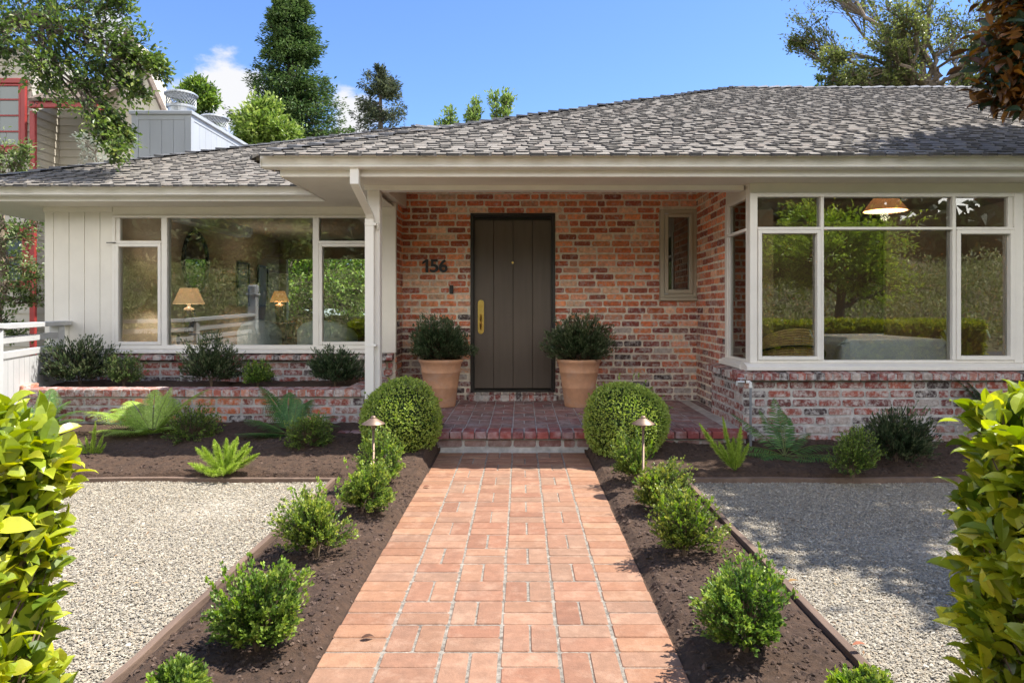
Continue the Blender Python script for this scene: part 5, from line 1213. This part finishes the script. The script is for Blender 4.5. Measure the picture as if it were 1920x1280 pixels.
m = MB(); m.bbox(NX(56, 13.2), NX(178, 13.2), 13.15, 13.22, NZ(203, 13.2), NZ(190, 13.2), .01); m.bbox(NX(57, 13.4), NX(67, 13.4), 13.36, 13.44, 0, NZ(203, 13.2), .01); m.bbox(NX(178, 13.2)-.1, NX(178, 13.2), 13.221, 14.4, NZ(203, 13.2), NZ(190, 13.2), .01); m.build('red_trim', M['nred'], NH)
m = MB(); 
for i in range(9): m.box(NX(254), NX(269), 13.86, 13.885, NZ(160)+i*.048, NZ(160)+i*.048+.025)
m.build('louvre_vent', M['black'], NH)
def nwin(x0, x1, z0, z1, y, rows):
    w_ = MB(); fr(w_, x0, x1, z0, z1, .10, y-.06, y+.01, .01); fr(w_, x0+.11, x1-.11, z0+.11, z1-.11, .04, y-.04, y+.0, .005)
    for i in range(1, rows): zz = z0+.1+(z1-z0-.2)*i/rows; w_.bbox(x0+.15, x1-.15, y-.035, y-.01, zz-.015, zz+.015, .004)
    w_.bbox((x0+x1)/2-.012, (x0+x1)/2+.012, y-.034, y-.011, z0+.15, z1-.15, .004)
    o = w_.build('window', M['nred'], NH); w_ = MB(); w_.box(x0+.12, x1-.12, y-.012, y-.006, z0+.12, z1-.12); w_.build('pane', M['nglass'], o)
nwin(NX(-60, 13.5), NX(46, 13.5), NZ(285, 13.5), NZ(146, 13.5), 13.57, 4); nwin(NX(-40, 13.5), NX(62, 13.5)-.10, NZ(540, 13.5), NZ(425, 13.5), 13.57, 2)

# ------------------------------------------------------------------ furniture seen through the windows
M['fabric_blue'] = mat('blue_grey_fabric', (.48, .55, .60), .9, var=.06, vscale=20, bump=.2, bscale=80)
M['shade_lit'] = mat('lamp_shade_lit', (.60, .34, .14), .8, emit=((1, .45, .14), .14))
M['shade'] = mat('linen_shade', (.60, .45, .30), .85, trans=.08, emit=((1, .62, .36), .10))
M['wicker'] = mat('wicker', (.58, .38, .18), .6, var=.3, vscale=30)
M['ceramic'] = mat('dark_ceramic', (.05, .04, .03), .2)
M['wood_dark'] = mat('dark_wood', (.05, .03, .02), .4)
M['cushion'] = mat('black_fabric', (.015, .014, .013), .9)
M['mirror'] = mat('mirror_silver', (.8, .8, .8), .02, metal=1)
M['print'] = mat('pale_print', (.30, .28, .20), .5, var=.3, vscale=6)
M['sofa_brown'] = mat('brown_leather', (.12, .07, .045), .6, var=.1, vscale=8)
def glow(t, z, watts):
    l_ = bpy.data.lights.new('lamp_light', 'POINT'); l_.energy = watts; l_.color = (1, .86, .70); l_.shadow_soft_size = .05
    o = bpy.data.objects.new('lamp_light', l_); COL.objects.link(o); o.parent = t; o.location = (0, 0, z)
def lamp(loc, sr, sh, bh, label, name='table_lamp'):
    t = thing(name, loc, label, 'lamp', 'table lamps in the living room'); glow(t, bh+sh*.5, 6)
    m = MB(); m.lathe([(0, 0), (.05, 0), (.055, .02), (.075, bh*.75), (.06, bh*.85), (.02, bh*.9), (.015, bh)], n=20); m.build('lamp_base', M['ceramic'], t, smooth=True)
    m = MB(); m.lathe([(sr, bh), (sr*.55, bh+sh)], n=28); m.lathe([(sr*.99, bh+.001), (sr*.545, bh+sh)], n=28); m.build('lamp_shade', M['shade'] if sr > .15 else M['shade_lit'], t, smooth=True)
lamp(((354-977)*8.5/1275, 8.5, .95), .185, .20, .35, 'cream shaded lamp behind the large pane, left of the railing reflection')
lamp(((524-977)*11/1275, 11, 1.02), .149, .17, .34, 'dark vase lamp with amber shade beside the far bright window')
def table(loc, w, d, h, label, name='side_table'):
    t = thing(name, loc, label, 'table'); m = MB(); m.bbox(-w/2, w/2, -d/2, d/2, h-.03, h, .004); m.build('table_top', M['wood_dark'], t)
    for sx in (-1, 1):
        for sy in (-1, 1): m = MB(); m.bbox(sx*(w/2-.03)-.015, sx*(w/2-.03)+.015, sy*(d/2-.03)-.015, sy*(d/2-.03)+.015, 0, h-.03, .003); m.build('leg', M['wood_dark'], t)
table(((522-977)*11/1275, 11, .30), .42, .42, .72, 'small dark side table under the amber lamp'); table(((354-977)*8.5/1275, 8.5, .30), .5, .4, .65, 'dark side table under the cream shaded lamp')
def tub_chair(loc, r_, h, label, mt, rz=0):
    t = thing('tub_chair', loc, label, 'armchair', 'blue grey tub chairs', rz)
    m = MB(); m.lathe([(r_*.2, .12), (r_*.9, .12), (r_*.95, .40), (0, .44)], n=24); m.build('seat', M[mt], t, smooth=True)
    m = MB(); A = np.linspace(math.pi*1.0, math.pi*2.0, 18); V = []
    for a in A:
        hh_ = h*(.80+.20*math.sin(a-math.pi)); c, s_ = math.cos(a), math.sin(a)
        V += [(c*r_, s_*r_, .1), (c*r_*1.03, s_*r_*1.03, hh_-.04), (c*r_*.95, s_*r_*.95, hh_), (c*r_*.84, s_*r_*.84, hh_-.03), (c*r_*.82, s_*r_*.82, .35)]
    F = [(i*5+j, i*5+j+1, i*5+6+j, i*5+5+j) for i in range(17) for j in range(4)]+[(0, 1, 2, 3, 4), (89, 88, 87, 86, 85)]
    m.add(V, F); m.build('backrest', M[mt], t, smooth=True)
tub_chair(((615-977)*8.7/1275, 8.7, .30), .37, .80, 'tub chair with its rounded back behind the window mullion', 'fabric_blue'); tub_chair(((487-977)*9.3/1275, 9.3, .30), .28, .80, 'tub chair partly behind the white railing reflection', 'fabric_blue', .3)
so = thing('living_room_sofa', (-3.1, 11.6, .30), 'brown sofa under the far living room window', 'sofa')
m = MB(); m.bbox(-.95, .95, -.45, .45, .12, .45, .05); m.build('seat', M['sofa_brown'], so); m = MB(); m.bbox(-.95, .95, .25, .50, .45, .80, .06); m.build('backrest', M['sofa_brown'], so)
for px_, z_, lb in ((590, 1.10, 'dark cushion nearer the amber lamp'), (635, 1.10, 'dark cushion nearer the porch post')):
    m = MB(); V = []; 
    m.bbox(-.20, .20, -.06, .06, -.18, .18, .06); o = m.build('cushion', M['cushion'], None, bevel=.02); o.location = ((px_-977)*11.5/1275, 11.5, .95); o.rotation_euler = (.2, .1, 0); tag(o, lb, 'cushion', 'cushions on the sofa')
mi_ = thing('oval_mirror', (-4.60, 9.6, 1.9), 'tall oval mirror with dark rim on the living room wall', 'mirror')
th = np.linspace(0, 2*math.pi, 41); m = MB(); m.tube([(0.01, .36*math.cos(a),   .42*math.sin(a)) for a in th], .024, 6, cap=False); m.build('mirror_rim', M['black'], mi_)
m = MB(); m.prism([(.355*math.cos(a), .415*math.sin(a)) for a in th[:-1]], .0, .006, 'x'); m.build('mirror_glass', M['mirror'], mi_)
for yy_, lb in ((11.25, 'framed print on the wall nearer the mirror'), (12.1, 'framed print on the wall nearer the far window')):
    t = thing('framed_print', (-4.61, yy_, 1.65), lb, 'picture', 'framed prints'); m = MB(); fr(m, -.23, .23, -.36, .36, .025, 0, .03, .003)
    for i in range(len(m.v)): m.v[i] = m.v[i][:, [1, 0, 2]]
    m.build('picture_frame', M['black'], t); m = MB(); m.box(.002, .012, -.205, .205, -.335, .335); m.build('print', M['print'], t)
# right room
t = thing('pendant_lamp', ((1660-977)*7.8/1275, 7.8, 2.36), 'glowing orange cone pendant lamp inside the corner window', 'lamp'); glow(t, -.06, 12)
m = MB(); m.lathe([(.232, .0), (.228, .01), (.11, .17), (.10, .17)], n=36); m.lathe([(.226, .0), (.105, .165)], n=36); m.build('lamp_shade', mat('woven_orange_shade', (.55, .30, .14), .8, trans=.04, emit=((1, .45, .18), .10), var=.3, vscale=60, bump=.5, bscale=60), t, smooth=True)
m = MB(); m.tube([(0, 0, .14), (0, 0, .24)], .006, 6); m.build('cord', M['black'], t); m = MB(); m.lathe([(0, .05), (.03, .07), (.03, .1), (.012, .14)], n=14); m.build('bulb', mat('bulb_glow', (1, .8, .5), .5, emit=((1, .6, .3), 3)), t)
t = thing('wicker_chair', ((1480-977)*6.85/1275, 6.95, .30), 'low wicker chair with curved back at the corner window', 'chair')
m = MB(); A = np.linspace(math.pi*.92, math.pi*2.08, 40); 
for j in range(16):
    f_ = j/15; m.tube([(math.cos(a)*(.27+.09*f_), math.sin(a)*(.24+.08*f_), .36+f_*(.36*(max(0, math.sin(a-math.pi))**.6)+.02)) for a in A], .0105, 5, cap=False)
for a in A[::3]: m.tube([(math.cos(a)*.265, math.sin(a)*.235, .36), (math.cos(a)*.352, math.sin(a)*.312, .36+.36*max(0, math.sin(a-math.pi))**.6+.01)], .006, 4, cap=False)
m.build('backrest', M['wicker'], t); m = MB(); m.tube([(math.cos(a)*.375, math.sin(a)*.335, .36+.20*max(0, math.sin(a-math.pi))**.6+.02) for a in A], .012, 6); m.build('back_rim', M['black'], t)
m = MB(); m.lathe([(0, .30), (.30, .30), (.31, .36), (0, .38)], n=24); m.build('seat', M['wicker'], t)
for a in (.8, 2.3, 3.9, 5.5): m = MB(); m.tube([(.24*math.cos(a), .24*math.sin(a), .31), (.27*math.cos(a), .27*math.sin(a), 0)], .014, 6); m.build('leg', M['black'], t)
t = thing('dining_table', (3.75, 7.25, .30), 'table under a pale blue cloth inside the corner window', 'table')
m = MB(); m.bbox(-.55, .52, -.5, .75, .18, .64, .05); m.build('tablecloth', mat('pale_blue_cloth', (.66, .72, .78), .45, var=.10, vscale=3), t, bevel=.03)
for sx in (-.4, .4): m = MB(); m.bbox(sx-.03, sx+.03, -.03, .03, 0, .18, .004); m.build('leg', M['wood_dark'], t)

# ------------------------------------------------------------------ what stands behind the viewer and shows in the glass
m = MB(); m.box(-60, 60, -8.5, -3.4, -.11, -.06); tag(m.build('road', mat('asphalt', (.06, .06, .062), .9, var=.2, vscale=20)), 'asphalt street', kind='structure')
m = MB(); nx, ny = 60, 24; xs_ = np.linspace(-40, 50, nx); ys_ = np.linspace(-26, -8.6, ny)
V = [(x, y, -.08+min(1, (-8.6-y)/5)*2.1+max(0, (-13.6-y))*.25+mnoise.noise(Vector((x*.3, y*.3, 0)))*.5*min(1, (-8.6-y)/2)) for y in ys_ for x in xs_]
i = (np.arange(ny-1)*nx)[:, None]+np.arange(nx-1)[None]; m.add(V, np.stack([i, i+1, i+nx+1, i+nx], -1).reshape(-1, 4)); tag(m.build('bank', mat('bank_earth', (.12, .11, .05), .95, var=.4, vscale=3)), 'planted bank across the street', kind='structure')
m = MB(); rb = rs(61); n = 45000; X = rb.uniform(-20, 24, n); Yq = rb.uniform(-16.5, -8.8, n); Zq = -.05+np.minimum(1, (-8.6-Yq)/5)*2.1+np.maximum(0, -13.6-Yq)*.25+rb.rand(n)*.75*(1+.8*np.sin(X*1.1)*np.cos(Yq*1.3))
leaves(m, np.stack([X, Yq, Zq], 1), unit(rb, n)+np.array([0, .2, .9]), unit(rb, n), rb.uniform(.12, .26, n), rb.uniform(.05, .09, n), mixcol(rb, n, [(.26, .28, .09), (.36, .38, .15), (.48, .46, .24), (.16, .22, .05)]), kind=2)
tag(m.build('bank_undergrowth', M['leaf_dull']), 'mixed shrubs and groundcover over the bank', kind='stuff')
def far_tree(loc, z, rad, label, seed, pal, n=34, **kw):
    kk = dict(nt=18, nl=14, ln=.2, wd=.09, pal=pal, seed=seed, tr=.15, twr=.012); kk.update(kw)
    tree('street_tree', loc, [(0, 0, z*.5), (0, 0, z)], crown(rs(seed), (0, 0, z), rad, n, (rad[0]*.25, rad[0]*.42)), label, 'tree', 'trees across the street', **kk)
far_tree((8.3, -5.6, 0), 2.55, (2.0, 1.6, 1.15), 'spreading light green maple reflected in the corner window', 91, [(.25, .36, .04), (.38, .50, .06), (.52, .62, .10)], n=40, ln=.13, wd=.05, nl=18, nt=24)
far_tree((-8.5, -7.5, 0), 3.4, (2.0, 1.6, 1.6), 'olive green tree reflected in the picture window', 92, [(.10, .14, .03), (.18, .22, .05), (.26, .30, .08)], n=30)
m = MB(); rb = rs(63); n = 26000; X = rb.uniform(-45, 50, n); Zq = rb.rand(n)**.8*6.8*(.8+.22*np.sin(X*.5)); Yq = rb.uniform(-27, -19, n)
leaves(m, np.stack([X, Yq, Zq+1.5], 1), unit(rb, n), unit(rb, n)+np.array([0, .5, .5]), rb.uniform(.7, 1.2, n), rb.uniform(.4, .7, n), mixcol(rb, n, [(.025, .04, .015), (.035, .055, .02), (.06, .08, .03)]), kind=2)
tag(m.build('far_woods', M['leaf_dull']), 'dark wood across the street', kind='stuff')

# a few fallen leaves and chips
rngf = rs(88)
for (px_, py_, lb, cc) in ((1478, 1082, 'curled green and rust leaf on the shaded gravel', (.30, .16, .04)), (1598, 1222, 'rust coloured leaf lying on the gravel edging', (.38, .13, .06)), (1190, 950, 'orange leaf on the soil under a box shrub', (.45, .10, .03)), (793, 910, 'small brown leaf at the left edge of the path', (.20, .08, .05)), (676, 1190, 'dark dried leaf on the brick path', (.10, .05, .03))):
    X, Yb = onp(px_, py_, .02); m = MB(); leaves(m, np.array([[0, 0, 0.]]), np.array([[1., rngf.uniform(-.6, .6), .15]]), np.array([[.2, .1, 1.]]), np.array([.05]), np.array([.026]), np.array([cc]), kind=4)
    o = m.build('fallen_leaf', M['leaf_dull']); o.location = (X, Yb, .045 if px_ not in (676, 1478, 793) else .008 if px_ != 1478 else .0); tag(o, lb, 'leaf', 'fallen leaves')
